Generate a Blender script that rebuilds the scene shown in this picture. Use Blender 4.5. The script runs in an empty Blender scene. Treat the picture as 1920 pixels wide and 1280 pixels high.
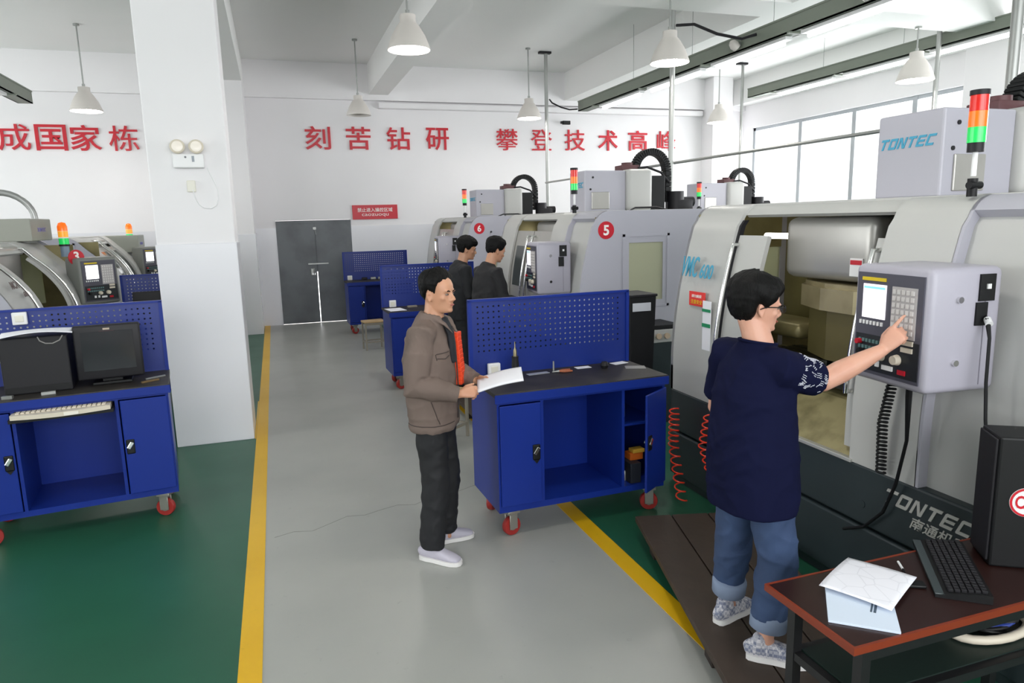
import bpy, bmesh, math, random
from mathutils import Vector, Matrix, noise, Euler
random.seed(7)
PI = math.pi
SC = bpy.context.scene
COL = SC.collection

# ------------------------------------------------------------------ camera
def make_camera():
    F, yaw, pitch, roll = 1310.4, .3211, .17263, -.02546
    cy, sy, cp, sp = math.cos(yaw), math.sin(yaw), math.cos(pitch), math.sin(pitch)
    fwd = Vector((sy*cp, cy*cp, -sp)); right = Vector((cy, -sy, 0)); up = right.cross(fwd)
    cr, sr = math.cos(roll), math.sin(roll)
    r2 = cr*right + sr*up
    u2 = -sr*right + cr*up
    m = Matrix((r2, u2, -fwd)).transposed().to_4x4()
    m.translation = (0, 0, 2.0)
    cam = bpy.data.cameras.new('camera')
    cam.sensor_width = 36; cam.sensor_fit = 'HORIZONTAL'
    cam.lens = F/1920*36; cam.clip_end = 200; cam.clip_start = .05
    o = bpy.data.objects.new('camera', cam); COL.objects.link(o)
    o.matrix_world = m
    SC.camera = o
make_camera()

# ------------------------------------------------------------------ world and exposure
SC.view_settings.view_transform = 'Standard'
SC.view_settings.look = 'None'
SC.view_settings.gamma = 1.0
SC.view_settings.use_curve_mapping = False
SC.view_settings.exposure = 0.75
w = bpy.data.worlds.new('overcast_sky'); SC.world = w
w.use_nodes = True
bg = w.node_tree.nodes['Background']
bg.inputs['Color'].default_value = (1.0, 0.955, 0.94, 1)
bg.inputs['Strength'].default_value = 1.15

# daylight entering through the hall's windows (sky light at each opening), plus added fill behind the camera
def window_light(name, loc, rot, sx, sy, power, col=(1.0, 0.945, 0.93)):
    l = bpy.data.lights.new(name, 'AREA'); l.shape = 'RECTANGLE'
    l.size = sx; l.size_y = sy; l.energy = power; l.color = col
    o = bpy.data.objects.new(name, l); COL.objects.link(o)
    o.location = loc; o.rotation_euler = rot
    return o
window_light('window_or_fill_light', (11.25, 11.7, 2.5), (0, PI/2, 0), 3.0, 5.6, 240)
window_light('window_or_fill_light', (11.25, 4.2, 2.5), (0, PI/2, 0), 3.0, 5.6, 300)
window_light('window_or_fill_light', (-9.3, 8.0, 2.4), (0, -PI/2, 0), 3.0, 11.0, 470, (1.0, 0.955, 0.925))
window_light('window_or_fill_light', (1.0, -5.25, 3.15), (PI/2, 0, 0), 11.0, 2.7, 560)  # added fill from behind the camera, framed by unseen back windows

# ------------------------------------------------------------------ materials
def lin(h):
    h = h.lstrip('#')
    r = [int(h[i:i+2], 16)/255 for i in (0, 2, 4)]
    return tuple((c/12.92 if c <= .04045 else ((c+.055)/1.055)**2.4) for c in r)
MATS = {}
def mat(name, hexc, rough=.5, metal=0.0, var=0.0, vscale=3.0, bump=0.0, bscale=40.0, emit=0.0, spec=.5, coat=0.0, var_hex=None, alpha=1.0, trans=0.0):
    if name in MATS: return MATS[name]
    m = bpy.data.materials.new(name); m.use_nodes = True
    nt = m.node_tree; b = nt.nodes['Principled BSDF']
    c = lin(hexc)
    b.inputs['Base Color'].default_value = (*c, 1)
    b.inputs['Roughness'].default_value = rough
    b.inputs['Metallic'].default_value = metal
    b.inputs['Specular IOR Level'].default_value = spec
    b.inputs['Coat Weight'].default_value = coat
    b.inputs['Alpha'].default_value = alpha
    b.inputs['Transmission Weight'].default_value = trans
    if emit:
        b.inputs['Emission Color'].default_value = (*c, 1)
        b.inputs['Emission Strength'].default_value = emit
    if var or bump:
        tc = nt.nodes.new('ShaderNodeTexCoord')
    if var:
        n = nt.nodes.new('ShaderNodeTexNoise'); n.inputs['Scale'].default_value = vscale; n.inputs['Detail'].default_value = 6
        nt.links.new(tc.outputs['Object'], n.inputs['Vector'])
        mx = nt.nodes.new('ShaderNodeMix'); mx.data_type = 'RGBA'
        v = lin(var_hex) if var_hex else tuple(x*.55 for x in c)
        mx.inputs['A'].default_value = (*c, 1); mx.inputs['B'].default_value = (*v, 1)
        r = nt.nodes.new('ShaderNodeMapRange'); r.inputs['From Min'].default_value = .42; r.inputs['From Max'].default_value = .75
        r.inputs['To Max'].default_value = var
        nt.links.new(n.outputs['Fac'], r.inputs['Value'])
        nt.links.new(r.outputs['Result'], mx.inputs['Factor'])
        nt.links.new(mx.outputs['Result'], b.inputs['Base Color'])
    if bump:
        n2 = nt.nodes.new('ShaderNodeTexNoise'); n2.inputs['Scale'].default_value = bscale; n2.inputs['Detail'].default_value = 3
        nt.links.new(tc.outputs['Object'], n2.inputs['Vector'])
        bp = nt.nodes.new('ShaderNodeBump'); bp.inputs['Strength'].default_value = bump; bp.inputs['Distance'].default_value = .01
        nt.links.new(n2.outputs['Fac'], bp.inputs['Height'])
        nt.links.new(bp.outputs['Normal'], b.inputs['Normal'])
    MATS[name] = m
    return m

WALL = mat('wall_paint', '#eeeced', .55, var=.05, vscale=1.2)
TILE = mat('gloss_wall_paint', '#e6e6ea', .22, var=.06, vscale=1.5)
CEIL = mat('ceiling_paint', '#f0f0ee', .7, var=.05, vscale=.7)
MGREY = mat('machine_paint', '#bdbdba', .38, var=.08, vscale=1.3)
MLAV = mat('machine_side_paint', '#b4b3bd', .4, var=.06, vscale=1.1)
MBEIGE = mat('machine_beige_paint', '#b3b2a4', .42, var=.1, vscale=1.3)
MBASE = mat('machine_base_paint', '#2b3538', .42, var=.25, vscale=4)
MBOX = mat('control_box_paint', '#aeabb7', .36)
STEEL = mat('brushed_steel', '#b4b2ad', .32, .45, var=.12, vscale=5)
CHROME = mat('chrome', '#e6e6e4', .12, 1.0)
ZINC = mat('zinc_steel', '#a7a9a6', .4, .8)
OLIVE = mat('oily_sheet_metal', '#958b63', .35, .35, var=.5, vscale=4, var_hex='#453d22')
OLIVED = mat('dark_oily_sheet_metal', '#6e6540', .38, .3, var=.4, vscale=3)
TRAYM = mat('stained_chip_tray', '#9a9068', .45, .1, var=.75, vscale=7, var_hex='#4b4424')
DARK = mat('black_plastic', '#0e0f11', .5, spec=.35)
DARK2 = mat('charcoal_plastic', '#1d1c20', .5, var=.1, spec=.35)
RUBBER = mat('black_rubber_mat', '#25211f', .55, var=.5, vscale=6, var_hex='#4a443e')
BLUE = mat('blue_cart_paint', '#152f88', .36, spec=.28, var=.06, vscale=2)
BLUED = mat('dull_blue_cart_side', '#3d5fae', .4, var=.08, vscale=2)
RED = mat('red_letter_acrylic', '#c81a2c', .35)
REDW = mat('red_polyurethane', '#9c2a26', .45)
CASTER = mat('caster_steel', '#a7a49c', .4, .7)
WHITE = mat('white_plastic', '#ececec', .35)
CREAM = mat('cream_plastic', '#d9cfbd', .4)
PAPER = mat('white_paper', '#eeeef4', .8)
PAPER2 = mat('pale_blue_paper', '#d8e4f4', .8)
TEAL = mat('teal_lettering', '#3d9fc0', .4)
LETTER = mat('pale_metal_lettering', '#c9c8c2', .35, .2)
WTXT = mat('white_print', '#f5f0ec', .6)
REDL = mat('red_lens', '#c41d12', .2, emit=.25)
ORL = mat('orange_lens', '#f06a10', .2, emit=.35)
GRL = mat('green_lens', '#1fc45a', .2, emit=.3)
WOOD = mat('dark_worn_planks', '#3f332a', .65, var=.5, vscale=5, bump=.3, bscale=12)
DESK = mat('dark_walnut_laminate', '#2c1714', .3, var=.25, vscale=8)
DESKE = mat('orange_brown_edge_band', '#7c2f16', .4)
TRAYG = mat('grey_green_tray_paint', '#7c8377', .5)
LAMPW = mat('lamp_enamel', '#d8d2cc', .4)
LAMPON = mat('lamp_light', '#fffaf4', .5, emit=30.0)
TUBEON = mat('tube_light', '#ffffff', .5, emit=4.5)
WORKL = mat('work_lamp_light', '#fffdf0', .5, emit=6.0)
SCREEN = mat('lit_screen', '#f3eff6', .3, emit=.55)
SCREENW = mat('bright_lit_screen', '#ffffff', .3, emit=1.1)
SCRB = mat('screen_title_blue', '#7fc6e8', .3, emit=.5)
KEYG = mat('grey_key_field', '#b9b4b4', .5)
YEL = mat('yellow_band', '#e2c61e', .4)
HOSE = mat('orange_red_hose', '#e23a22', .35)
FRAMEW = mat('window_frame_alu', '#a9aeb2', .4, .3)
DOORM = mat('grey_steel_door', '#686c6f', .45, .2, var=.5, vscale=2.2, var_hex='#2f3032')
STOOLW = mat('stool_wood', '#b79a70', .5)
STOOLM = mat('stool_steel', '#9c968a', .45, .5)

def glass(name, tint, dens=.25):
    m = bpy.data.materials.new(name); m.use_nodes = True
    nt = m.node_tree; nt.nodes.clear()
    out = nt.nodes.new('ShaderNodeOutputMaterial'); mx = nt.nodes.new('ShaderNodeMixShader')
    t = nt.nodes.new('ShaderNodeBsdfTransparent'); t.inputs['Color'].default_value = (*lin(tint), 1)
    p = nt.nodes.new('ShaderNodeBsdfPrincipled'); p.inputs['Base Color'].default_value = (*lin(tint), 1); p.inputs['Roughness'].default_value = .12
    mx.inputs['Fac'].default_value = dens
    nt.links.new(t.outputs[0], mx.inputs[1]); nt.links.new(p.outputs[0], mx.inputs[2]); nt.links.new(mx.outputs[0], out.inputs[0])
    return m
WGLASS = glass('window_glass', '#f4f8fa', .05)
MGLASS = glass('machine_window_acrylic', '#dfe0c4', .55)

def pegboard_mat():
    m = bpy.data.materials.new('perforated_blue_sheet'); m.use_nodes = True
    nt = m.node_tree; b = nt.nodes['Principled BSDF']
    b.inputs['Base Color'].default_value = (*lin('#152d80'), 1); b.inputs['Roughness'].default_value = .35
    tc = nt.nodes.new('ShaderNodeTexCoord'); sep = nt.nodes.new('ShaderNodeSeparateXYZ')
    nt.links.new(tc.outputs['Object'], sep.inputs[0])
    def M(op, a, bb=None, c=None):
        n = nt.nodes.new('ShaderNodeMath'); n.operation = op
        for i, v in enumerate((a, bb, c)):
            if v is None: continue
            if isinstance(v, (int, float)): n.inputs[i].default_value = v
            else: nt.links.new(v, n.inputs[i])
        return n.outputs[0]
    def cell(ch):
        f = M('FRACT', M('MULTIPLY', sep.outputs[ch], 1/.038))
        return M('POWER', M('SUBTRACT', f, .5), 2.0)
    d = M('ADD', cell('X'), cell('Z'))
    hole = M('LESS_THAN', d, .030)
    ok = M('MULTIPLY', M('GREATER_THAN', sep.outputs['Z'], 1.11), M('LESS_THAN', sep.outputs['Z'], 1.44))
    ok2 = M('MULTIPLY', M('GREATER_THAN', sep.outputs['X'], .05), M('LESS_THAN', sep.outputs['X'], 1.14))
    fac = M('MULTIPLY', hole, M('MULTIPLY', ok, ok2))
    t = nt.nodes.new('ShaderNodeBsdfTransparent'); mx = nt.nodes.new('ShaderNodeMixShader')
    nt.links.new(fac, mx.inputs['Fac']); nt.links.new(b.outputs[0], mx.inputs[1]); nt.links.new(t.outputs[0], mx.inputs[2])
    nt.links.new(mx.outputs[0], nt.nodes['Material Output'].inputs[0])
    return m
PEG = pegboard_mat()

def floor_mat(name, hexc, var_hex, rough, spec=.5):
    m = bpy.data.materials.new(name); m.use_nodes = True
    nt = m.node_tree; b = nt.nodes['Principled BSDF']
    g = nt.nodes.new('ShaderNodeNewGeometry')
    n1 = nt.nodes.new('ShaderNodeTexNoise'); n1.inputs['Scale'].default_value = 1.1; n1.inputs['Detail'].default_value = 8
    n2 = nt.nodes.new('ShaderNodeTexNoise'); n2.inputs['Scale'].default_value = 14; n2.inputs['Detail'].default_value = 8; n2.inputs['Roughness'].default_value = .7
    nt.links.new(g.outputs['Position'], n1.inputs['Vector']); nt.links.new(g.outputs['Position'], n2.inputs['Vector'])
    r1 = nt.nodes.new('ShaderNodeMapRange'); r1.inputs['From Min'].default_value = .35; r1.inputs['From Max'].default_value = .7; r1.inputs['To Max'].default_value = .55
    r2 = nt.nodes.new('ShaderNodeMapRange'); r2.inputs['From Min'].default_value = .62; r2.inputs['From Max'].default_value = .74; r2.inputs['To Max'].default_value = .5
    nt.links.new(n1.outputs['Fac'], r1.inputs['Value']); nt.links.new(n2.outputs['Fac'], r2.inputs['Value'])
    c = lin(hexc); v = lin(var_hex)
    m1 = nt.nodes.new('ShaderNodeMix'); m1.data_type = 'RGBA'
    m1.inputs['A'].default_value = (*c, 1); m1.inputs['B'].default_value = (*v, 1)
    nt.links.new(r1.outputs[0], m1.inputs['Factor'])
    m2 = nt.nodes.new('ShaderNodeMix'); m2.data_type = 'RGBA'
    nt.links.new(m1.outputs['Result'], m2.inputs['A']); m2.inputs['B'].default_value = (*[x*.6 for x in c], 1)
    nt.links.new(r2.outputs[0], m2.inputs['Factor'])
    nt.links.new(m2.outputs['Result'], b.inputs['Base Color'])
    b.inputs['Roughness'].default_value = rough; b.inputs['Specular IOR Level'].default_value = spec
    rr = nt.nodes.new('ShaderNodeMapRange'); rr.inputs['To Min'].default_value = rough-.06; rr.inputs['To Max'].default_value = rough+.12
    nt.links.new(n1.outputs['Fac'], rr.inputs['Value']); nt.links.new(rr.outputs[0], b.inputs['Roughness'])
    return m
FGREY = floor_mat('grey_epoxy_floor', '#a5a6a1', '#949692', .34)
FGREEN = floor_mat('green_epoxy_floor', '#265a44', '#204d3a', .34, .3)
FYEL = floor_mat('yellow_line_paint', '#dfb012', '#c99a10', .4)
CRACK = mat('floor_crack_dirt', '#84867f', .7)

# ------------------------------------------------------------------ mesh helpers
class B:
    """collects shapes, then links them as one mesh object"""
    def __init__(s): s.bm = bmesh.new(); s.mats = []; s.cur = 0
    def use(s, m):
        if m not in s.mats: s.mats.append(m)
        s.cur = s.mats.index(m); return s
    def _mark(s, faces):
        for f in faces: f.material_index = s.cur
    def box(s, x0, x1, y0, y1, z0, z1, bev=0.0, seg=2, M=None):
        v = [s.bm.verts.new((x, y, z)) for x in (x0, x1) for y in (y0, y1) for z in (z0, z1)]
        q = [(0, 1, 3, 2), (4, 6, 7, 5), (0, 4, 5, 1), (2, 3, 7, 6), (0, 2, 6, 4), (1, 5, 7, 3)]
        fs = [s.bm.faces.new([v[i] for i in f]) for f in q]
        s._mark(fs)
        vs = v
        if bev > 0:
            ed = list({e for f in fs for e in f.edges})
            r = bmesh.ops.bevel(s.bm, geom=ed, offset=bev, segments=seg, affect='EDGES', profile=.5)
            s._mark(r['faces'])
            vs = list({vv for f in r['faces'] for vv in f.verts} | {vv for vv in v if vv.is_valid})
            vs = list({vv for vv in vs if vv.is_valid})
            more = set(vs)
            for vv in vs:
                for f in vv.link_faces: more.update(f.verts)
            vs = list(more)
        if M is not None:
            for vv in vs: vv.co = M @ vv.co
        return s
    def prism(s, poly, axis, a0, a1):
        """poly of 2-D points extruded along axis 'x','y' or 'z'"""
        def P(p, a):
            if axis == 'y': return (p[0], a, p[1])
            if axis == 'x': return (a, p[0], p[1])
            return (p[0], p[1], a)
        A = [s.bm.verts.new(P(p, a0)) for p in poly]; Bv = [s.bm.verts.new(P(p, a1)) for p in poly]
        n = len(poly); fs = []
        for i in range(n):
            j = (i+1) % n
            fs.append(s.bm.faces.new((A[i], A[j], Bv[j], Bv[i])))
        fs.append(s.bm.faces.new(A[::-1])); fs.append(s.bm.faces.new(Bv))
        s._mark(fs); return s
    def tube(s, pts, r, n=10, closed=False, M=None):
        pts = [Vector(p) for p in pts]
        if M is not None: pts = [M @ p for p in pts]
        rs = r if isinstance(r, (list, tuple)) else [r]*len(pts)
        up = None; rings = []
        for i, p in enumerate(pts):
            if closed: t = pts[(i+1) % len(pts)] - pts[i-1]
            else: t = pts[min(i+1, len(pts)-1)] - pts[max(i-1, 0)]
            if t.length < 1e-9: t = Vector((0, 0, 1))
            t.normalize()
            if up is None:
                up = Vector((0, 0, 1)) if abs(t.z) < .9 else Vector((1, 0, 0))
            side = t.cross(up)
            if side.length < 1e-6: side = t.orthogonal()
            side.normalize(); up = side.cross(t).normalized()
            rings.append([s.bm.verts.new(p + (side*math.cos(2*PI*k/n) + up*math.sin(2*PI*k/n))*rs[i]) for k in range(n)])
        fs = []
        m = len(rings)
        for i in range(m if closed else m-1):
            a, b2 = rings[i], rings[(i+1) % m]
            for k in range(n):
                fs.append(s.bm.faces.new((a[k], a[(k+1) % n], b2[(k+1) % n], b2[k])))
        if not closed:
            fs.append(s.bm.faces.new(rings[0][::-1])); fs.append(s.bm.faces.new(rings[-1]))
        s._mark(fs); return s
    def cyl(s, p, q, r, n=20, r2=None):
        return s.tube([p, q], [r, r if r2 is None else r2], n)
    def lathe(s, prof, c=(0, 0, 0), n=32, M=None):
        rings = []
        for r, z in prof:
            if r < 1e-6: rings.append([s.bm.verts.new((c[0], c[1], c[2]+z))])
            else: rings.append([s.bm.verts.new((c[0]+r*math.cos(2*PI*k/n), c[1]+r*math.sin(2*PI*k/n), c[2]+z)) for k in range(n)])
        fs = []
        for a, b2 in zip(rings[:-1], rings[1:]):
            for k in range(n):
                k2 = (k+1) % n
                if len(a) == 1 and len(b2) == 1: continue
                if len(a) == 1: fs.append(s.bm.faces.new((a[0], b2[k2], b2[k])))
                elif len(b2) == 1: fs.append(s.bm.faces.new((a[k], a[k2], b2[0])))
                else: fs.append(s.bm.faces.new((a[k], a[k2], b2[k2], b2[k])))
        s._mark(fs)
        if M is not None:
            for r_ in rings:
                for v in r_: v.co = M @ v.co
        return s
    def sphere(s, c, r, n=16, sc=(1, 1, 1), M=None):
        res = bmesh.ops.create_uvsphere(s.bm, u_segments=n, v_segments=max(6, n//2), radius=r)
        for v in res['verts']:
            v.co = Vector((v.co.x*sc[0], v.co.y*sc[1], v.co.z*sc[2]))
            if M is not None: v.co = M @ v.co
            v.co += Vector(c)
        s._mark({f for v in res['verts'] for f in v.link_faces}); return s
    def loft(s, pts, rads, ref=(1, 0, 0), n=16, ex=2.0, cap=True, ck=(1.0, 1.0)):
        pts = [Vector(p) for p in pts]; ref = Vector(ref)
        R = [(r, r) if isinstance(r, (int, float)) else r for r in rads]
        frames = []
        for i, p in enumerate(pts):
            t = (pts[min(i+1, len(pts)-1)] - pts[max(i-1, 0)]).normalized()
            side = t.cross(ref)
            if side.length < .05: side = t.cross(Vector((0, 1, 0)))
            side.normalize(); frames.append((p, t, side, side.cross(t).normalized()))
        rows = []
        def ring(p, side, up, ra, rb):
            o = []
            for k in range(n):
                a = 2*PI*k/n; c, q = math.cos(a), math.sin(a)
                c = math.copysign(abs(c)**(2/ex), c); q = math.copysign(abs(q)**(2/ex), q)
                o.append(s.bm.verts.new(p + side*ra*c + up*rb*q))
            return o
        p, t, sd, u = frames[0]; m = min(R[0])
        if cap:
            rows.append(ring(p - t*m*.72*ck[0], sd, u, R[0][0]*.62, R[0][1]*.62))
            rows.append(ring(p - t*m*.36*ck[0], sd, u, R[0][0]*.88, R[0][1]*.88))
        for (p, t, sd, u), (ra, rb) in zip(frames, R): rows.append(ring(p, sd, u, ra, rb))
        p, t, sd, u = frames[-1]; m = min(R[-1])
        if cap:
            rows.append(ring(p + t*m*.36*ck[1], sd, u, R[-1][0]*.88, R[-1][1]*.88))
            rows.append(ring(p + t*m*.72*ck[1], sd, u, R[-1][0]*.62, R[-1][1]*.62))
        fs = []
        for a, b2 in zip(rows[:-1], rows[1:]):
            for k in range(n): fs.append(s.bm.faces.new((a[k], a[(k+1) % n], b2[(k+1) % n], b2[k])))
        fs.append(s.bm.faces.new(rows[0][::-1])); fs.append(s.bm.faces.new(rows[-1]))
        s._mark(fs); return s
    def grid(s, f, nu, nv):
        V = [[s.bm.verts.new(f(i/nu, j/nv)) for j in range(nv+1)] for i in range(nu+1)]
        fs = [s.bm.faces.new((V[i][j], V[i+1][j], V[i+1][j+1], V[i][j+1])) for i in range(nu) for j in range(nv)]
        s._mark(fs); return s
    def xform(s, M):
        for v in s.bm.verts: v.co = M @ v.co
        return s
    def obj(s, name, m=None, parent=None, smooth=False, ang=40, label=None):
        bmesh.ops.recalc_face_normals(s.bm, faces=s.bm.faces)
        me = bpy.data.meshes.new(name); s.bm.to_mesh(me); s.bm.free()
        o = bpy.data.objects.new(name, me); COL.objects.link(o)
        if m is not None: me.materials.append(m)
        else:
            for mm in s.mats: me.materials.append(mm)
        if smooth:
            me.shade_smooth()
            if ang < 179: me.set_sharp_from_angle(angle=math.radians(ang))
        if parent is not None: o.parent = parent
        if label: o['label'] = label
        return o

def tag(o, label, cat, group=None, kind=None):
    o['label'] = label; o['category'] = cat
    if group: o['group'] = group
    if kind: o['kind'] = kind
    return o
def thing(name, label, cat, loc=(0, 0, 0), rz=0.0, group=None):
    o = bpy.data.objects.new(name, None); COL.objects.link(o)
    o.empty_display_size = .1
    o.location = loc; o.rotation_euler = (0, 0, rz)
    return tag(o, label, cat, group)
def struct(o): o['kind'] = 'structure'; return o
def dup(root, loc=None, rz=None, label=None, group=None):
    r = root.copy(); COL.objects.link(r)
    if loc is not None: r.location = loc
    if rz is not None: r.rotation_euler = (0, 0, rz)
    if label: r['label'] = label
    if group: r['group'] = group
    for ch in list(root.children):
        c = ch.copy(); COL.objects.link(c); c.parent = r
        for g in list(ch.children):
            d = g.copy(); COL.objects.link(d); d.parent = c
    return r
def text(name, body, m, M, w=None, h=None, ext=.004, parent=None, shear=0.0, offset=0.0):
    cu = bpy.data.curves.new(name, 'FONT'); cu.body = body; cu.size = 1.0; cu.extrude = .01
    cu.shear = shear; cu.offset = offset; cu.resolution_u = 3
    t = bpy.data.objects.new(name, cu); COL.objects.link(t)
    dg = bpy.context.evaluated_depsgraph_get()
    me = bpy.data.meshes.new_from_object(t.evaluated_get(dg))
    bpy.data.objects.remove(t); bpy.data.curves.remove(cu)
    me.name = name
    xs = [v.co.x for v in me.vertices]; ys = [v.co.y for v in me.vertices]
    x0, x1, y0, y1 = min(xs), max(xs), min(ys), max(ys)
    sx = w/(x1-x0) if w else None; sy = h/(y1-y0) if h else None
    sx = sx or sy; sy = sy or sx
    for v in me.vertices:
        v.co = Vector(((v.co.x-(x0+x1)/2)*sx, (v.co.y-(y0+y1)/2)*sy, (v.co.z+.01)/.02*ext))
        v.co = M @ v.co
    me.materials.clear(); me.materials.append(m)
    o = bpy.data.objects.new(name, me); COL.objects.link(o)
    if parent is not None: o.parent = parent
    return o
def block_logo(name, m, M, w, h, parent, shear=.3, ext=.004):
    """TONTEC in squared strokes"""
    T = [[(0, .78), (1.2, .78), (1.2, 1), (0, 1)], [(.45, 0), (.73, 0), (.73, .8), (.45, .8)]]
    O = [[(.08, 0), (1.12, 0), (1.2, .08), (1.2, .22), (0, .22), (0, .08)], [(0, .78), (1.2, .78), (1.2, .92), (1.12, 1), (.08, 1), (0, .92)], [(0, .2), (.27, .2), (.27, .8), (0, .8)], [(.93, .2), (1.2, .2), (1.2, .8), (.93, .8)]]
    N = [[(0, 0), (.26, 0), (.26, 1), (0, 1)], [(.94, 0), (1.2, 0), (1.2, 1), (.94, 1)], [(.1, 1), (.36, 1), (1.1, 0), (.84, 0)]]
    E = [[(0, .06), (.27, .06), (.27, .94), (0, .94)], [(.08, 0), (1.15, 0), (1.15, .21), (0, .21), (0, .08)], [(0, .79), (1.15, .79), (1.15, 1), (.08, 1), (0, .92)], [(.2, .40), (1.1, .40), (1.1, .60), (.2, .60)]]
    Cc = [[(0, .06), (.27, .06), (.27, .94), (0, .94)], [(.08, 0), (1.15, 0), (1.15, .21), (0, .21), (0, .08)], [(0, .79), (1.15, .79), (1.15, 1), (.08, 1), (0, .92)]]
    b = B(); x = 0
    tot = 6*1.2+5*.28
    for L in (T, O, N, T, E, Cc):
        for k, poly in enumerate(L): b.prism([((px_+x-tot/2)*w/tot+shear*(py_-.5)*h, (py_-.5)*h) for px_, py_ in poly], 'z', 0, ext-.0002*k)
        x += 1.48
    return b.xform(M).obj(name, m, parent)
def face_mat(c, x, y):
    """4x4 whose columns put text x along x, text y along y, at centre c"""
    x = Vector(x).normalized(); y = Vector(y).normalized(); z = x.cross(y)
    m = Matrix((x, y, z)).transposed().to_4x4(); m.translation = c
    return m
# ================================================================== the room
FW = 14.9; ZB = 4.54; ZC = 5.12; XL = -9.0; XR = 11.0; YB = -5.0
struct(B().box(XL, XR, YB, FW, -.05, 0).obj('floor', FGREY))
def floor_patch(name, poly, z, m):
    b = B(); b.prism(poly, 'z', .0002, z); return struct(b.obj(name, m))
floor_patch('floor_green_west', [(XL, YB), (-.31, YB), (-.31, FW), (XL, FW)], .0015, FGREEN)
floor_patch('floor_green_east', [(1.86, YB), (XR, YB), (XR, FW), (1.86, FW)], .0015, FGREEN)
floor_patch('floor_line_west', [(-.31, YB), (-.205, YB), (-.205, FW), (-.31, FW)], .003, FYEL)
floor_patch('floor_line_east', [(1.752, YB), (1.862, YB), (1.862, 12.0), (1.752, 12.0)], .003, FYEL)
b = B()
cp = [(-.15+.12*i, 4.55+.03*i+.035*math.sin(i*2.1)+.02*math.sin(i*5.3)) for i in range(15)]
for (x0, y0), (x1, y1) in zip(cp[:-1], cp[1:]):
    b.prism([(x0, y0-.003), (x1, y1-.002), (x1, y1+.002), (x0, y0+.003)], 'z', .0003, .001)
struct(b.obj('floor_crack', CRACK))
struct(B().box(XL, XR, YB, FW, ZC, ZC+.1).obj('ceiling', CEIL))

# far wall with the door opening
b = B()
b.box(XL, .05, FW, FW+.2, 0, ZC); b.box(1.52, XR+.2, FW, FW+.2, 0, ZC); b.box(.05, 1.52, FW, FW+.2, 2.09, ZC)
struct(b.obj('wall_far', WALL))
b = B(); b.box(XL, .05, FW-.012, FW, 0, 1.95); b.box(1.52, XR, FW-.012, FW, 0, 1.95)
struct(b.obj('baseboard_far', TILE))
# ledge / cornice along the far wall
b = B(); b.box(XL, XR, FW-.10, FW, 4.435, ZC); b.box(2.2, 9.8, FW-.14, FW, 4.28, 4.40, .02)
struct(b.obj('trim_1', WALL))
# wall with windows
def window_wall(name, axis, at, a0, a1, wins, zs, zt, d):
    """a wall in the plane x=at or y=at running a0..a1 with window openings"""
    b = B()
    def bx(p, q, z0, z1):
        lo, hi = min(at, at+d), max(at, at+d)
        if axis == 'x': b.box(lo, hi, p, q, z0, z1)
        else: b.box(p, q, lo, hi, z0, z1)
    cur = a0
    for (p, q) in sorted(wins):
        bx(cur, p, 0, ZC); bx(p, q, 0, zs); bx(p, q, zt, ZC); cur = q
    bx(cur, a1, 0, ZC)
    return struct(b.obj(name, WALL))
window_wall('wall_right', 'x', XR, YB, FW, [(8.9, 14.55), (1.6, 7.2)], 1.0, 4.0, .2)
window_wall('wall_left', 'x', XL, YB, FW, [(2.0, 7.4), (8.6, 14.0)], 1.0, 4.0, -.2)
window_wall('wall_back', 'y', YB, XL, XR, [(-8, -3.4), (-2.6, 4.2), (5, 10)], 1.7, 4.5, -.2)  # unseen wall; its openings are added and set high for the fill light
def window(n, axis, at, a0, a1, zs, zt, muls, subs=True):
    b = B()
    def bx(p, q, z0, z1, t=.035):
        if axis == 'x': b.box(at-t, at+t, p, q, z0, z1)
        else: b.box(p, q, at-t, at+t, z0, z1)
    w = .07
    bx(a0, a1, zs, zs+w); bx(a0, a1, zt-w, zt); bx(a0, a0+w, zs, zt); bx(a1-w, a1, zs, zt)
    zm = zs+(zt-zs)*.375
    bx(a0, a1, zm-.04, zm+.04, .04)
    for m_ in muls: bx(m_-.05, m_+.05, zs, zt, .04)
    ed = [a0]+sorted(muls)+[a1]
    for p, q in zip(ed[:-1], ed[1:]): bx((p+q)/2-.02, (p+q)/2+.02, zs, zm)
    fr = struct(b.obj('window_%d' % n, FRAMEW))
    g = B()
    if axis == 'x': g.box(at-.004, at+.004, a0+.03, a1-.03, zs+.03, zt-.03)
    else: g.box(a0+.03, a1-.03, at-.004, at+.004, zs+.03, zt-.03)
    gl = struct(g.obj('glass', WGLASS, fr))
    return fr
window(1, 'x', XR+.1, 8.9, 14.55, 1.0, 4.0, [10.05, 11.45, 12.96])
window(2, 'x', XR+.1, 1.6, 7.2, 1.0, 4.0, [3.0, 4.4, 5.8])
window(3, 'x', XL-.1, 2.0, 7.4, 1.0, 4.0, [3.35, 4.7, 6.05])
window(4, 'x', XL-.1, 8.6, 14.0, 1.0, 4.0, [9.95, 11.3, 12.65])
window(5, 'y', YB-.1, -2.6, 4.2, 1.7, 4.5, [-1.2, .2, 1.6, 3.0])  # back windows, out of view, added in front of the fill light
window(6, 'y', YB-.1, -8.0, -3.4, 1.7, 4.5, [-6.4, -4.9])
window(7, 'y', YB-.1, 5.0, 10.0, 1.7, 4.5, [6.6, 8.3])
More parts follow.
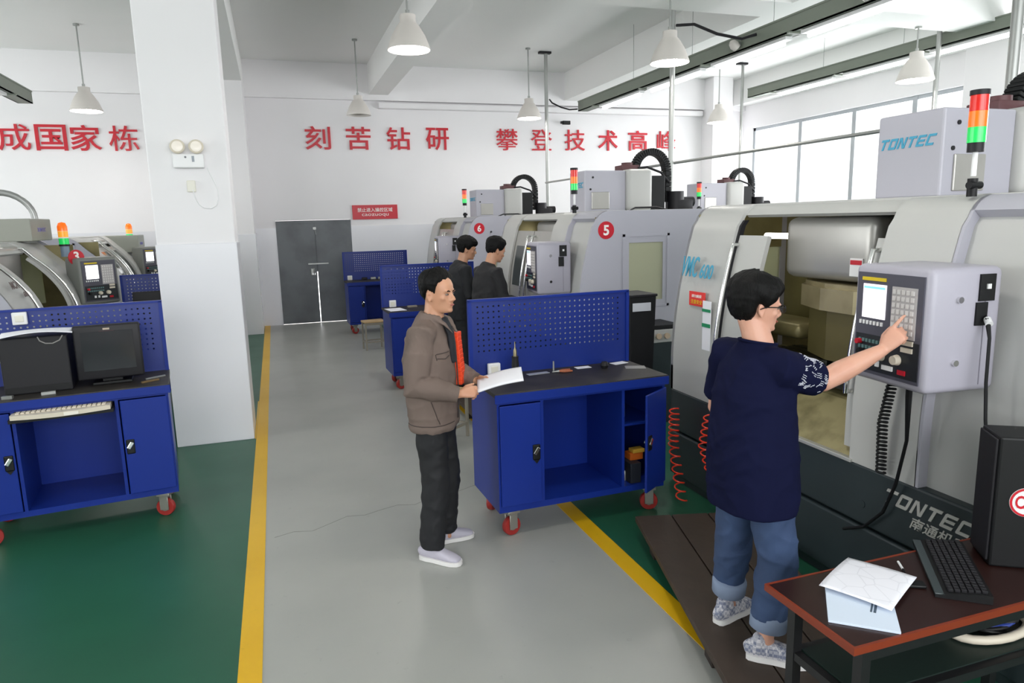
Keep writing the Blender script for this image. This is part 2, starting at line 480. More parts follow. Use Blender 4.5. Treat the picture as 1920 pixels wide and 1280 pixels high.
# beams under the ceiling
def beam(x0, x1, y0, y1, name='ceiling_beam'): return struct(B().box(x0, x1, y0, y1, ZB, ZC+.02).obj(name, CEIL))
beam(-.86, -.33, YB, FW-.1); beam(2.02, 2.41, 8.2, FW-.1); beam(6.28, 6.70, YB, FW-.1); beam(XR-.35, XR, YB, FW)
beam(XL, -.86, 7.6, 8.2, 'ceiling_cross_beam'); beam(-.33, 6.28, 7.6, 8.2, 'ceiling_cross_beam'); beam(6.70, XR-.35, 7.6, 8.2, 'ceiling_cross_beam')
beam(XL, -.86, 1.0, 1.5, 'ceiling_cross_beam'); beam(-.33, 6.28, 1.0, 1.5, 'ceiling_cross_beam')
# columns
b = B(); b.box(-.985, -.335, 6.89, 7.45, 0, ZB+.01, .012); struct(b.obj('column', WALL))
b = B(); b.box(-.997, -.325, 6.878, 7.462, 0, 1.86, .008); struct(b.obj('trim_2', TILE))
floor_patch('floor_line_column', [(-.324, 6.88), (-.312, 6.88), (-.312, 8.4), (-.324, 8.4)], .0025, FYEL)
b = B(); b.box(-.80, -.33, 13.8, FW, 0, ZB+.01, .01); struct(b.obj('column', WALL))
b = B(); b.box(-.812, -.318, 13.788, FW, 0, 1.86, .006); struct(b.obj('trim_3', TILE))
b = B(); b.box(9.85, 10.38, 14.45, FW, 0, ZC, .01); struct(b.obj('column', WALL))
b = B(); b.box(XR-.4, XR, 7.3, 8.75, 0, ZC, .01); struct(b.obj('column', WALL))
# grey steel double door
b = B(); b.box(.785, .80, FW-.01, FW+.03, 1.05, 2.085); b.box(.05, .785, FW-.02, FW+.03, .01, 2.085, .004); b.box(.80, 1.52, FW-.02, FW+.03, .01, 2.085, .004)
b.box(.05, 1.52, FW-.03, FW-.02, 2.03, 2.085)
d1 = struct(b.obj('door_1', DOORM))
b = B(); b.box(.62, 1.02, FW-.05, FW-.02, 1.20, 1.225); b.box(.66, .74, FW-.045, FW-.02, .98, 1.12, .01); b.tube([(.72, FW-.05, 1.10), (.72, FW-.09, 1.05), (.72, FW-.05, 1.0)], .01)
b.box(.76, .82, FW-.05, FW-.02, 1.9, 1.95); b.tube([(.79, FW-.04, 1.92), (.81, FW-.05, 1.80)], .006)
struct(b.use(ZINC).obj('door_bolt', None, d1))
# daylight through the gap between the leaves is imitated by a glowing strip set between them
struct(B().box(.786, .799, FW+.02, FW+.028, .03, 1.1).obj('door_gap_glow', mat('daylight_gap_glow', '#ffffff', .5, emit=3.0), d1))
struct(B().box(.69, .75, FW-.052, FW-.046, .99, 1.03).obj('door_latch_plate', mat('bright_latch', '#f2f2f2', .3, .6), d1))

# red letters on the far wall
for ch, x0, what in (('成', -4.45, 'cropped by the picture edge'), ('国', -3.88, 'square boxed character'), ('家', -3.34, 'above the number 3 machine'), ('栋', -2.72, 'beside the white column'),
              ('刻', .74, 'first over the steel door'), ('苦', 1.535, 'under the unlit lamp'), ('钻', 2.35, 'over the red sign'), ('研', 3.17, 'closing the four-character phrase'),
              ('攀', 4.71, 'opening the second phrase'), ('登', 5.51, 'crossed by a steel conduit'), ('技', 6.31, 'just past the conduit'), ('术', 7.13, 'above the cable chain'),
              ('高', 7.89, 'last but one'), ('峰', 8.64, 'last of the slogan')):
    zc = 3.65 if x0 < 0 else 3.695+.003*x0
    o = text('wall_character', ch, RED, face_mat((x0+.245, FW, zc), (1, 0, 0), (0, 0, 1)), .49, .45, .03, offset={'攀': .002, '登': .002, '峰': .002, '技': .003, '栋': .003, '成': .004}.get(ch, .011))
    tag(o, 'red wall character %s, %s' % (ch, what), 'character', 'red slogan characters on the far wall')
# red warning sign
t = thing('warning_sign', 'red rectangular sign with two lines of white characters beside the steel door', 'sign', (2.03, FW-.012, 2.225))
B().box(-.465, .465, -.012, .0, -.145, .145, .004).obj('panel', RED, t)
text('lettering', '禁止进入操控区域', WTXT, face_mat((.0, -.012, .045), (1, 0, 0), (0, 0, 1)), .72, .085, .002, t, offset=.008)
text('lettering', 'caozuoqu', WTXT, face_mat((.0, -.012, -.065), (1, 0, 0), (0, 0, 1)), .55, .07, .002, t)
# emergency light and socket on the column
t = thing('emergency_light', 'white twin-headed emergency light high on the white column', 'emergency light', (-.655, 6.888, 2.585))
B().box(-.125, .125, -.06, 0, -.07, .05, .008).obj('housing', WHITE, t)
b = B()
for sx in (-1, 1):
    hd = B(); M = Matrix.Translation((sx*.075, -.05, .105)) @ Matrix.Rotation(math.radians(80), 4, 'X')
    hd.lathe([(0, -.03), (.03, -.03), (.058, .0), (.062, .02), (.056, .026), (0, .024)], n=24, M=M)
    h = hd.obj('lamp_head', CREAM, t, True, 30)
    hl = B(); hl.lathe([(0, .0265), (.046, .027), (.03, .034), (0, .036)], n=20, M=M); hl.obj('lens', mat('frosted_lens', '#fff6ea', .3), h, True)
B().cyl((-.02, -.061, .02), (-.02, -.064, .02), .009, 12).obj('test_button', mat('grey_button', '#77787c', .5), t)
B().box(.03, .05, -.063, -.06, -.02, .03).obj('indicator', mat('grey_mark', '#9aa0a8', .5), t)
t = thing('wall_socket', 'small white wall socket with a dangling white cord on the column', 'socket', (-.655, 6.888, 2.36))
B().box(-.035, .035, -.02, 0, -.05, .05, .006).obj('plate', mat('ivory_plastic', '#e6e3d6', .4), t)
pts = [(.12, -.012, .14)]+[(.12+.10*math.sin(a)*(1 if a < PI else .9), -.014, -.08-.06*0+(.14+.08)*math.cos(a)*.5+.03) for a in [0.3+i*.2 for i in range(14)]]
pts = [(.145, -.012, .16), (.165, -.012, .10), (.195, -.012, .03), (.215, -.012, -.04), (.215, -.012, -.11), (.19, -.012, -.17), (.145, -.012, -.195), (.09, -.012, -.19), (.05, -.012, -.16), (.025, -.012, -.10), (.01, -.02, -.03)]
B().tube(pts, .0045, 8).obj('cord', WHITE, t, True)

# ------------------------------------------------------------------ hanging bell lamps
def bell_lamp(x, y, zr, ztop, label, r=.23, lit=True):
    t = thing('pendant_lamp', label, 'lamp', (x, y, zr), 0, 'white bell lamps hanging from the ceiling')
    b = B(); k = r/.23
    b.lathe([(.23*k, 0), (.232*k, .008), (.215*k, .06), (.18*k, .15*k), (.12*k, .25*k), (.085*k, .29*k), (.085*k, .36*k), (.045*k, .37*k), (0, .37*k)], n=40)
    b.lathe([(.226*k, .002), (.205*k, .06), (.17*k, .15*k), (.11*k, .245*k), (0, .25*k)], n=40)
    b.obj('shade', LAMPW, t, True, 50)
    h = ztop-zr
    s = B(); s.cyl((0, 0, .36*k), (0, 0, h-.02), .011, 10); s.cyl((0, 0, .36*k), (0, 0, .36*k+.05), .022, 12); s.cyl((0, 0, h-.025), (0, 0, h), .045, 16)
    s.obj('stem', ZINC, t, True)
    if lit: B().lathe([(0, .02), (.12*k, .016), (.205*k, .022), (.205*k, .03), (0, .05)], n=32).obj('diffuser', LAMPON, t, True)
    else: B().lathe([(0, .16), (.05, .12), (.06, .2), (.03, .26), (0, .26)], n=20).obj('bulb', WHITE, t, True)
    return t
bell_lamp(-2.62, 12.9, 3.83, ZC, 'white bell lamp over the number 3 machine on the column side')
bell_lamp(1.575, 12.9, 3.86, ZC, 'unlit bell lamp hanging over the steel door', .21, False)
bell_lamp(4.73, 12.85, 3.86, ZC, 'lit bell lamp beside the steel conduit, above the second phrase')
bell_lamp(8.93, 12.9, 3.87, ZC, 'lit bell lamp by the far corner pillar near the windows')
bell_lamp(1.545, 7.92, 3.83, ZB, 'large lit bell lamp hanging over the grey aisle at the ceiling beam')
bell_lamp(4.64, 7.72, 3.79, ZB, 'lit bell lamp with a black cable next to its neck')
bell_lamp(8.88, 8.1, 3.81, ZB, 'lit bell lamp hanging before the window transom', .25)

bell_lamp(1.55, 3.0, 3.83, ZC, 'lit bell lamp of the row above the camera, over the aisle')
bell_lamp(-2.6, 3.0, 3.83, ZC, 'lit bell lamp of the row above the camera, west of the aisle')
# ------------------------------------------------------------------ conduits, pipe, cable trays with tubes
def conduit(x, y, z0, z1, label, r=.035):
    t = thing('conduit_post', label, 'conduit', (x, y, z0), 0, 'vertical steel conduits')
    B().cyl((0, 0, 0), (0, 0, z1-z0), r, 14).obj('pipe', ZINC, t, True)
    B().box(-.14, .10, -.05, .05, z1-z0-.04, z1-z0-.001, .005).obj('ceiling_bracket', DARK2, t)
    return t
conduit(5.16, 13.05, 0.0, ZC, 'vertical steel conduit crossing the fourth-from-last red characters')
conduit(5.0, 8.25, 0.0, ZC, 'vertical steel conduit behind the lamp with the black cable')
conduit(9.62, 13.08, 0.0, ZC, 'thin vertical conduit at the end of the window-side tray', .03)
conduit(5.1, 3.83, 0.0, ZC, 'pale vertical conduit behind the head box lettered TONTEC', .04)
conduit(9.60, 8.38, 0.0, ZC, 'vertical conduit behind the lamp before the window transom', .035)
o = B().tube([(5.1, 13.0, 2.69), (5.1, 9.0, 2.685), (5.1, 4.0, 2.68)], .018, 10).obj('air_pipe', ZINC, None, True)
tag(o, 'thin horizontal air pipe running above the machine tops', 'pipe')
def cable_tray(x, y0, y1, z, label, lit):
    t = thing('cable_tray', label, 'cable tray', (x, y0, z), 0, 'grey-green cable trays')
    L = y1-y0
    b = B(); b.box(-.02, .0, 0, L, 0, .18); b.box(.16, .18, 0, L, 0, .18); b.box(-.02, .18, 0, L, .0, .015); b.box(-.03, .01, 0, L, .17, .19); b.box(.15, .19, 0, L, .17, .19)
    b.obj('channel', TRAYG, t)
    n = int(L/1.75)
    for i in range(n):
        f = B(); yy = .5+i*1.75
        f.box(.03, .13, yy-.08, yy+1.42, -.045, -.005, .004)
        fo = f.obj('tube_fixture', WHITE, t)
        if lit or i % 3 == 0:
            tb = B(); tb.cyl((.08, yy, -.075), (.08, yy+1.34, -.075), .025, 12); tb.obj('tube', TUBEON if lit else WHITE, fo, True)
        br = B(); br.box(-.06, .22, yy+1.50, yy+1.54, -.02, .0)
        br.obj('bracket', TRAYG, t)
    for i in range(n):
        B().cyl((.08, .7+i*1.75, .18), (.08, .7+i*1.75, ZC-z-.001), .004, 6).obj('hanger_wire', ZINC, t)
    return t
cable_tray(5.82, 1.5, 13.0, 4.04, 'thick grey-green cable tray with lit tubes sloping across the upper picture', True)
cable_tray(9.72, 1.5, 13.0, 4.40, 'slimmer-looking cable tray with lit tubes close to the window wall', True)
cable_tray(-3.55, 8.4, 13.05, 3.95, 'cable tray end beside the lamp over the number 3 machine', False)
o = B().tube([(5.20, 13.0, 4.25), (5.25, 12.98, 4.18), (5.42, 12.95, 4.10), (5.6, 12.95, 4.06), (5.775, 12.98, 4.08)], .014, 8).obj('power_cable', DARK2, None, True)
tag(o, 'dark cable sagging from conduit to tray end over the slogan', 'cable')
o = B().tube([(5.02, 8.2, 4.36), (5.15, 8.0, 4.33), (5.35, 7.8, 4.18), (5.6, 7.65, 4.10), (5.77, 7.6, 4.15)], .018, 8).obj('power_cable', DARK2, None, True)
tag(o, 'black cable drooping from a lamp neck to the big tray', 'cable')
for yy, lb in ((5.85, 'small white spot head fixed on the big tray, upper one'), (7.95, 'small white spot head fixed on the big tray over the window')):
    t = thing('spot_head', lb, 'spotlight', (5.71, yy, 4.10), 0, 'spot heads on the tray')
    B().lathe([(0, -.06), (.05, -.05), (.06, .0), (.045, .05), (.02, .07), (0, .07)], n=20, M=Matrix.Rotation(-.9, 4, 'Y')).obj('housing', LAMPW, t, True)
    B().box(.03, .085, -.02, .02, -.01, .04).obj('bracket', ZINC, t)
t = thing('wall_camera', 'small dark camera on the far wall near the tray end', 'camera', (6.32, FW-.11, 4.07))
B().box(-.11, .07, -.06, .0, -.04, .04, .01).obj('body', DARK, t)
B().box(-.16, -.11, -.05, -.01, -.025, .03, .01).obj('lens_hood', DARK2, t)
# ================================================================== machining centres
MW, MD, MZ0, MZ1 = 2.75, 2.1, .72, 2.06
def profile(style):
    pts = []
    if style == 'arch':
        zs = [.72+.06*i for i in range(18)]
        for z in zs:
            if z > 1.74: break
            pts.append((.36*max(0, (z-1.05)/.70)**2.3, z))
        x0, z0 = pts[-1]
        for i in range(1, 6):
            a = i/5
            pts.append((x0+.22*a, z0+(1.90-z0)*math.sin(a*PI/2)))
    else:
        z = .72
        while z < 1.935:
            pts.append((.17*max(0, (z-.95)/1.0)**1.8, z)); z += .06
        x0, z0 = pts[-1]
        for i in range(1, 7):
            a = i/6*PI/2
            pts.append((x0+.02+.13*(1-math.cos(a))+.02*i/6, z0+(2.06-z0)*math.sin(a)))
    return pts
def machine(loc, rz, label, style='modern', opened=False, num=None, brand=True, desk_text=None, head_y=(1.08, 1.50), beacon=False, head_x=(.45, 1.15), head_z=None, hose=True):
    t = thing('machining_centre', label, 'machine', loc, rz, 'CNC machining centres')
    PF = profile(style); top = PF[-1][1]; xt = PF[-1][0]; W = MW
    def strip(y0, y1, off, m, name, th=.025, zlo=.72, zhi=9, parent=None, smooth=True):
        P = [(x+off, z) for x, z in PF if zlo-.001 <= z <= zhi]
        inner = []
        for i, (x, z) in enumerate(P):
            a = P[max(0, i-1)]; c = P[min(len(P)-1, i+1)]
            tx, tz = c[0]-a[0], c[1]-a[1]; L = math.hypot(tx, tz)
            inner.append((x+th*tz/L, z-th*tx/L))
        return B().prism(P+inner[::-1], 'y', y0, y1).obj(name, m, parent or t, smooth, 35)
    # base
    b = B(); b.box(.03, MD, .02, W-.02, .0, .06); b.box(.0, MD, .0, W, .06, .395, .012); b.box(.0, MD, 0, W, .41, .72, .012)
    for yy in (.9, 1.9): b.cyl((-.004, yy, .52), (.01, yy, .52), .022, 14)
    base = b.obj('base', MBASE, t)
    # side plates with a window opening each
    for (ya, yb, nm) in ((0, .03, 'side_panel'), (W-.03, W, 'side_panel')):
        b = B()
        xs = max(xt, .55)
        P = [(x, z) for x, z in PF if x <= .55]
        if P[-1][1] < top-.001: P.append((.55, top))
        else: P.append((.55, top))
        b.prism(P+[(.55, .72)], 'y', ya, yb)
        b.box(.55, .93, ya, yb, .72, 1.17); b.box(.55, .93, ya, yb, min(1.745, top-.1), top); b.box(.93, MD, ya, yb, .72, top)
        sp = b.obj(nm, MLAV, t)
        c = B(); e = .012; y2 = ya-.004 if ya == 0 else yb+.004
        yy0, yy1 = (ya-.006, ya+.004) if ya == 0 else (yb-.004, yb+.006)
        zt = min(1.745, top-.1)
        c.box(.48, 1.0, yy0, yy1, 1.10, 1.125); c.box(.48, 1.0, yy0, yy1, zt+.06, zt+.085); c.box(.48, .505, yy0, yy1, 1.10, zt+.085); c.box(.975, 1.0, yy0, yy1, 1.10, zt+.085)
        c.obj('window_surround', MLAV, sp)
        B().box(.55, .93, ya+.01, ya+.02, 1.17, zt).obj('window_pane', MGLASS, sp)
        # inside liner
        l = B(); yl = (yb, yb+.006) if ya == 0 else (ya-.006, ya)
        l.box(.2, .55, *yl, .72, top-.06); l.box(.55, .93, *yl, .72, 1.17); l.box(.55, .93, *yl, zt, top-.06)
        l.obj('inner_liner', OLIVE, sp)
    # front skin
    strip(.03, .60, .055, MGREY, 'front_panel'); strip(.60, 1.0, 0, MGREY, 'front_panel')
    if style == 'modern': strip(.002, .60, 0, MLAV, 'roof_lip', .05, 1.99)
    strip(2.22, W-.001, 0, MGREY, 'front_panel')
    fr = B()
    fr.prism([(x+.0, z) for x, z in PF]+[(x+.06, z-.0) for x, z in PF][::-1], 'y', .585, .605); fr.obj('front_step', MLAV, t, True, 35)
    # roof and back
    b = B(); b.box(xt-.02, MD, .003, W-.003, top-.03, top+.002, .004); b.obj('roof', MGREY, t)
    strip(1.0, 2.22, .03, MGREY, 'door_lintel', zlo=1.965 if style == 'modern' else top-.12)
    B().box(MD-.03, MD, .03, W-.03, .72, top-.03).obj('back_panel', MGREY, t)
    # interior
    b = B(); b.box(.98, 1.0, .03, W-.03, .72, top-.06); b.obj('inner_back_wall', OLIVE, t)
    b = B(); b.prism([(.02, .735), (.30, .93), (.98, .98), (.98, .72), (.02, .72)], 'y', .64, W-.04); b.obj('chip_tray', TRAYM, t)
    B().box(-.012, .03, .98, 2.24, .715, .735, .003).obj('door_sill', mat('satin_aluminium_sill', '#cfcfca', .4, .6), t)
    b = B(); b.box(.32, .80, .8, 2.3, .97, 1.06, .006)
    for i in range(5): b.box(.36+.09*i, .38+.09*i, .8, 2.3, 1.056, 1.063)
    b.box(.36, .62, 1.28, 1.44, 1.06, 1.12, .006); b.box(.40, .56, 1.62, 1.78, 1.06, 1.10, .006)
    b.obj('work_table', mat('oily_cast_iron', '#3a3a33', .4, .5, var=.4, vscale=20, var_hex='#8f8c80'), t)
    if style == 'modern':
        b = B(); b.box(.30, .97, 1.22, 1.93, 1.60, 1.97, .06, 4); b.obj('spindle_cover', STEEL, t, True, 50)
        oct_ = lambda k, dx=0: [(.97, 2.0), (.56+dx, 1.98), (.36+dx, 1.82), (.26+dx, 1.55), (.26+dx, 1.30), (.36+dx, 1.06), (.56+dx, .92), (.97, .90)]
        b = B(); b.prism(oct_(1, .0), 'z', 1.43, 1.56)
        b.prism(oct_(1, .03), 'z', 1.56, 1.585)
        b.obj('tool_magazine_hood', mat('tan_sheet_metal', '#a89c7a', .32, .4, var=.4, vscale=5, var_hex='#5b512f'), t)
        b = B(); b.prism([(x+.05, y*.95+.07) for x, y in oct_(1)], 'z', 1.13, 1.43); b.obj('tool_magazine_skirt', OLIVED, t)
        B().box(.42, .75, 1.9, 2.7, 1.18, 1.28, .04, 3).obj('way_cover', OLIVE, t, True)
        st = B(); st.box(.292, .3, 1.28, 1.37, 1.64, 1.74); so = st.obj('caution_sticker', WHITE, t)
        B().box(.289, .292, 1.285, 1.365, 1.705, 1.73).obj('red_band', RED, so)
    else:
        B().box(.45, .97, 1.0, 1.8, 1.45, 1.86, .04, 3).obj('spindle_cover', STEEL, t, True, 50)
    wl = B(); zl = 1.80 if style == 'modern' else 1.58
    wl.cyl((.62, 2.2, zl+.04), (.62, 2.5, zl+.04), .02, 12); wl.obj('work_lamp', WORKL, t, True)
    # doors, handles
    def door(y0, y1, off, hy, name='sliding_door', m=MGREY):
        d = strip(y0, y1, off, m, name, .03, .735, top-.14)
        h = B()
        pth = [(x+off-.045, hy, z) for x, z in PF if 1.05 <= z <= 1.86]
        pth = [(pth[0][0]+.045, hy, pth[0][2])]+pth+[(pth[-1][0]+.05, hy, pth[-1][2])]
        h.tube(pth, .014, 10); h.obj('handle', CHROME, d, True)
        return d
    if opened:
        door(1.92, 2.46, .03, 2.19); door(.64, 1.07, .03, 1.04)
        B().prism([(x+.02, z) for x, z in PF if z < top-.1]+[(x+.055, z) for x, z in PF if z < top-.1][::-1], 'y', 2.20, 2.225).obj('door_rail', DARK2, t, True, 35)
    else:
        for (y0, y1, hy) in ((.98, 1.62, 1.55), (1.64, 2.24, 1.70)):
            d = door(y0, y1, .03, hy, m=STEEL)
            strip(y0+.12, y1-.12, .022, mat('dark_door_window', '#3a3f3f', .12), 'door_window', .004, 1.2, 1.7, d)
    # head box over the roof
    hx0, hx1 = .57, 1.08
    if style == 'modern':
        hy0, hy1 = head_y; hz = 2.515
        b = B(); b.box(hx0, hx1, hy0, hy1, top, hz, .012); hb = b.obj('head_cover', MLAV, t)
        B().box(hx1, hx1+.32, hy0-.06, hy1+.12, top, hz+.015, .05, 4).obj('column_cover', MGREY, t, True, 50)
        if brand: block_logo('lettering', TEAL, face_mat((hx0, (hy0+hy1)/2+.01, 2.36), (0, -1, 0), (0, 0, 1)), .35, .058, hb, .4)
        v = B(); v.box(hx0+.08, hx0+.30, hy0-.012, hy0+.002, top+.03, top+.22, .006); v.obj('vent_cover', STEEL, hb)
        for dx_, dz_ in ((.07, .25), (.10, .38)): B().cyl((hx0+dx_, hy0-.006, top+dz_), (hx0+dx_, hy0+.002, top+dz_), .012, 10).obj('screw', DARK2, hb, True)
        c = B(); c.box(1.41, 1.62, hy0+.05, hy1-.02, top, 2.46, .01); c.obj('rear_column', DARK, t)
        m_ = B(); m_.cyl((1.80, 1.2, top), (1.80, 1.2, top+.22), .10, 20); m_.cyl((1.95, 1.3, top+.1), (2.1, 1.3, top+.1), .06, 16); m_.box(1.78, 1.98, 1.1, 1.4, top, top+.12, .01); m_.obj('drive_motor', DARK2, t, True, 40)
        rb = B(); rb.cyl((1.20, 1.28, hz+.01), (1.20, 1.28, hz+.10), .065, 16); rb.box(1.10, 1.32, 1.2, 1.4, hz+.0, hz+.07, .008); rb.obj('terminal_box', mat('dark_red_brown_plastic', '#5a3538', .5), t, True, 40)
        # cable chain in an arch
        ch = B()
        pth = []
        for i in range(25):
            a = PI-PI*i/24
            pth.append(Vector((1.51+.21*math.cos(a), 1.28, 2.52+.22*math.sin(a))))
        pth = [Vector((1.30, 1.28, 2.50))]+pth+[Vector((1.722, 1.28, 2.52-.06*i)) for i in range(1, 7)]
        for i, (p, q) in enumerate(zip(pth[:-1], pth[1:])):
            d = (q-p); L = d.length; mid = (p+q)/2; an = math.atan2(d.z, d.x)
            M = Matrix.Translation(mid) @ Matrix.Rotation(-an, 4, 'Y')
            ch.box(-L*.46, L*.46, -.055, .055, -.038, .038, .004, 1, M)
            ch.box(-L*.5, L*.5, -.035, .035, -.024, .024, 0, 1, M)
        ch.obj('cable_chain', DARK, t)
        cb = B(); cb.tube([(1.30, 1.2, 2.55), (1.42, 1.2, 2.56), (1.6, 1.2, 2.50), (1.72, 1.2, 2.38)], .014, 8); cb.obj('cable', DARK2, t, True)
        lt = B(); lt.tube([(xt+.4, .35, top), (xt+.5, .4, top+.03), (xt+.75, .4, top+.03), (xt+.85, .35, top)], .01, 8); lt.obj('lifting_handle', DARK2, t, True)
    else:
        hy0, hy1 = head_y; h0, hz = head_z or (top, top+.24)
        b = B(); b.box(head_x[0], head_x[1], hy0, hy1, h0, hz, .01); hb = b.obj('head_cover', mat('greenish_grey_paint', '#9a9c92', .45), t)
        if brand: text('lettering', 'TONTEC', mat('violet_lettering', '#7a78c8', .4), face_mat((head_x[0], (hy0+hy1)/2, (h0+hz)/2), (0, -1, 0), (0, 0, 1)), .3, .045, .003, hb, shear=.2)
        if hose:
            b = B(); b.box(1.2, 1.5, hy0+.1, hy1, top, hz-.04, .01); b.obj('rear_column', DARK2, t)
        hs = B()
        hs.tube([(.50+.33-.33*math.cos(a)+.0, hy0+.18, hz+.30*math.sin(a)) for a in [PI*i/16 for i in range(17)]], .035, 12); (hs.bm.free() if not hose else None) or not hose or hs.obj('corrugated_hose', mat('silver_hose', '#a9aaa8', .35, .6), t, True)
    # signal tower
    if not beacon:
        lx, ly, lz = .25, .64, top+.02
        
        s = B(); s.cyl((lx, ly, lz-.03), (lx, ly, lz+.05), .022, 14); s.cyl((lx-.035, ly-.01, lz+.02), (lx+.035, ly-.01, lz+.02), .017, 12); fo = s.obj('signal_foot', DARK, t, True, 40)
        s = B(); s.cyl((lx, ly, lz+.06), (lx, ly, lz+.17), .011, 12); s.obj('signal_pole', WHITE, t, True)
        tw = B(); tw.cyl((lx, ly, lz+.165), (lx, ly, lz+.205), .034, 20); tw = tw.obj('signal_tower', DARK2, t, True, 40); B().cyl((lx, ly, lz+.409), (lx, ly, lz+.43), .040, 20).obj('tower_cap', DARK2, tw, True, 40)
        for z0, m in ((.205, GRL), (.273, ORL), (.341, REDL)):
            l = B(); l.lathe([(0, 0), (.037, 0), (.037, .067), (0, .067)], (lx, ly, lz+z0), 24); l.obj('lens', m, tw, True, 40)
    else:
        lx, ly, lz = .22, .30, top-.14
        s = B(); s.cyl((lx, ly, lz-.05), (lx, ly, lz+.07), .045, 16); fo = s.obj('signal_foot', mat('grey_blue_plastic', '#7f93a6', .4), t, True, 40)
        tw = B(); tw.cyl((lx, ly, lz+.07), (lx, ly, lz+.09), .055, 20); tw = tw.obj('signal_tower', DARK2, t, True, 40)
        for z0, m in ((.09, GRL), (.17, mat('amber_lens', '#f0a030', .2, emit=.3)), (.24, ORL)):
            l = B()
            l.lathe([(0, 0), (.05, 0), (.05, .068), (0, .068)] if z0 < .2 else [(0, 0), (.05, 0), (.05, .05), (.035, .09), (0, .1)], (lx, ly, lz+z0), 24); l.obj('lens', m, tw, True, 60)
    # number disc on the side plate
    if num and style == 'modern':
            c = B(); c.cyl((.30, -.004, 1.875), (.30, .001, 1.875), .085, 36); dk = c.obj('number_disc', RED, t, True, 40)
            text('digit', num, WTXT, face_mat((.30, -.004, 1.875), (1, 0, 0), (0, 0, 1)), None, .10, .003, dk, offset=.03)
    # swivelling control box
    ctl = control_box(t, style, opened, num)
    return t

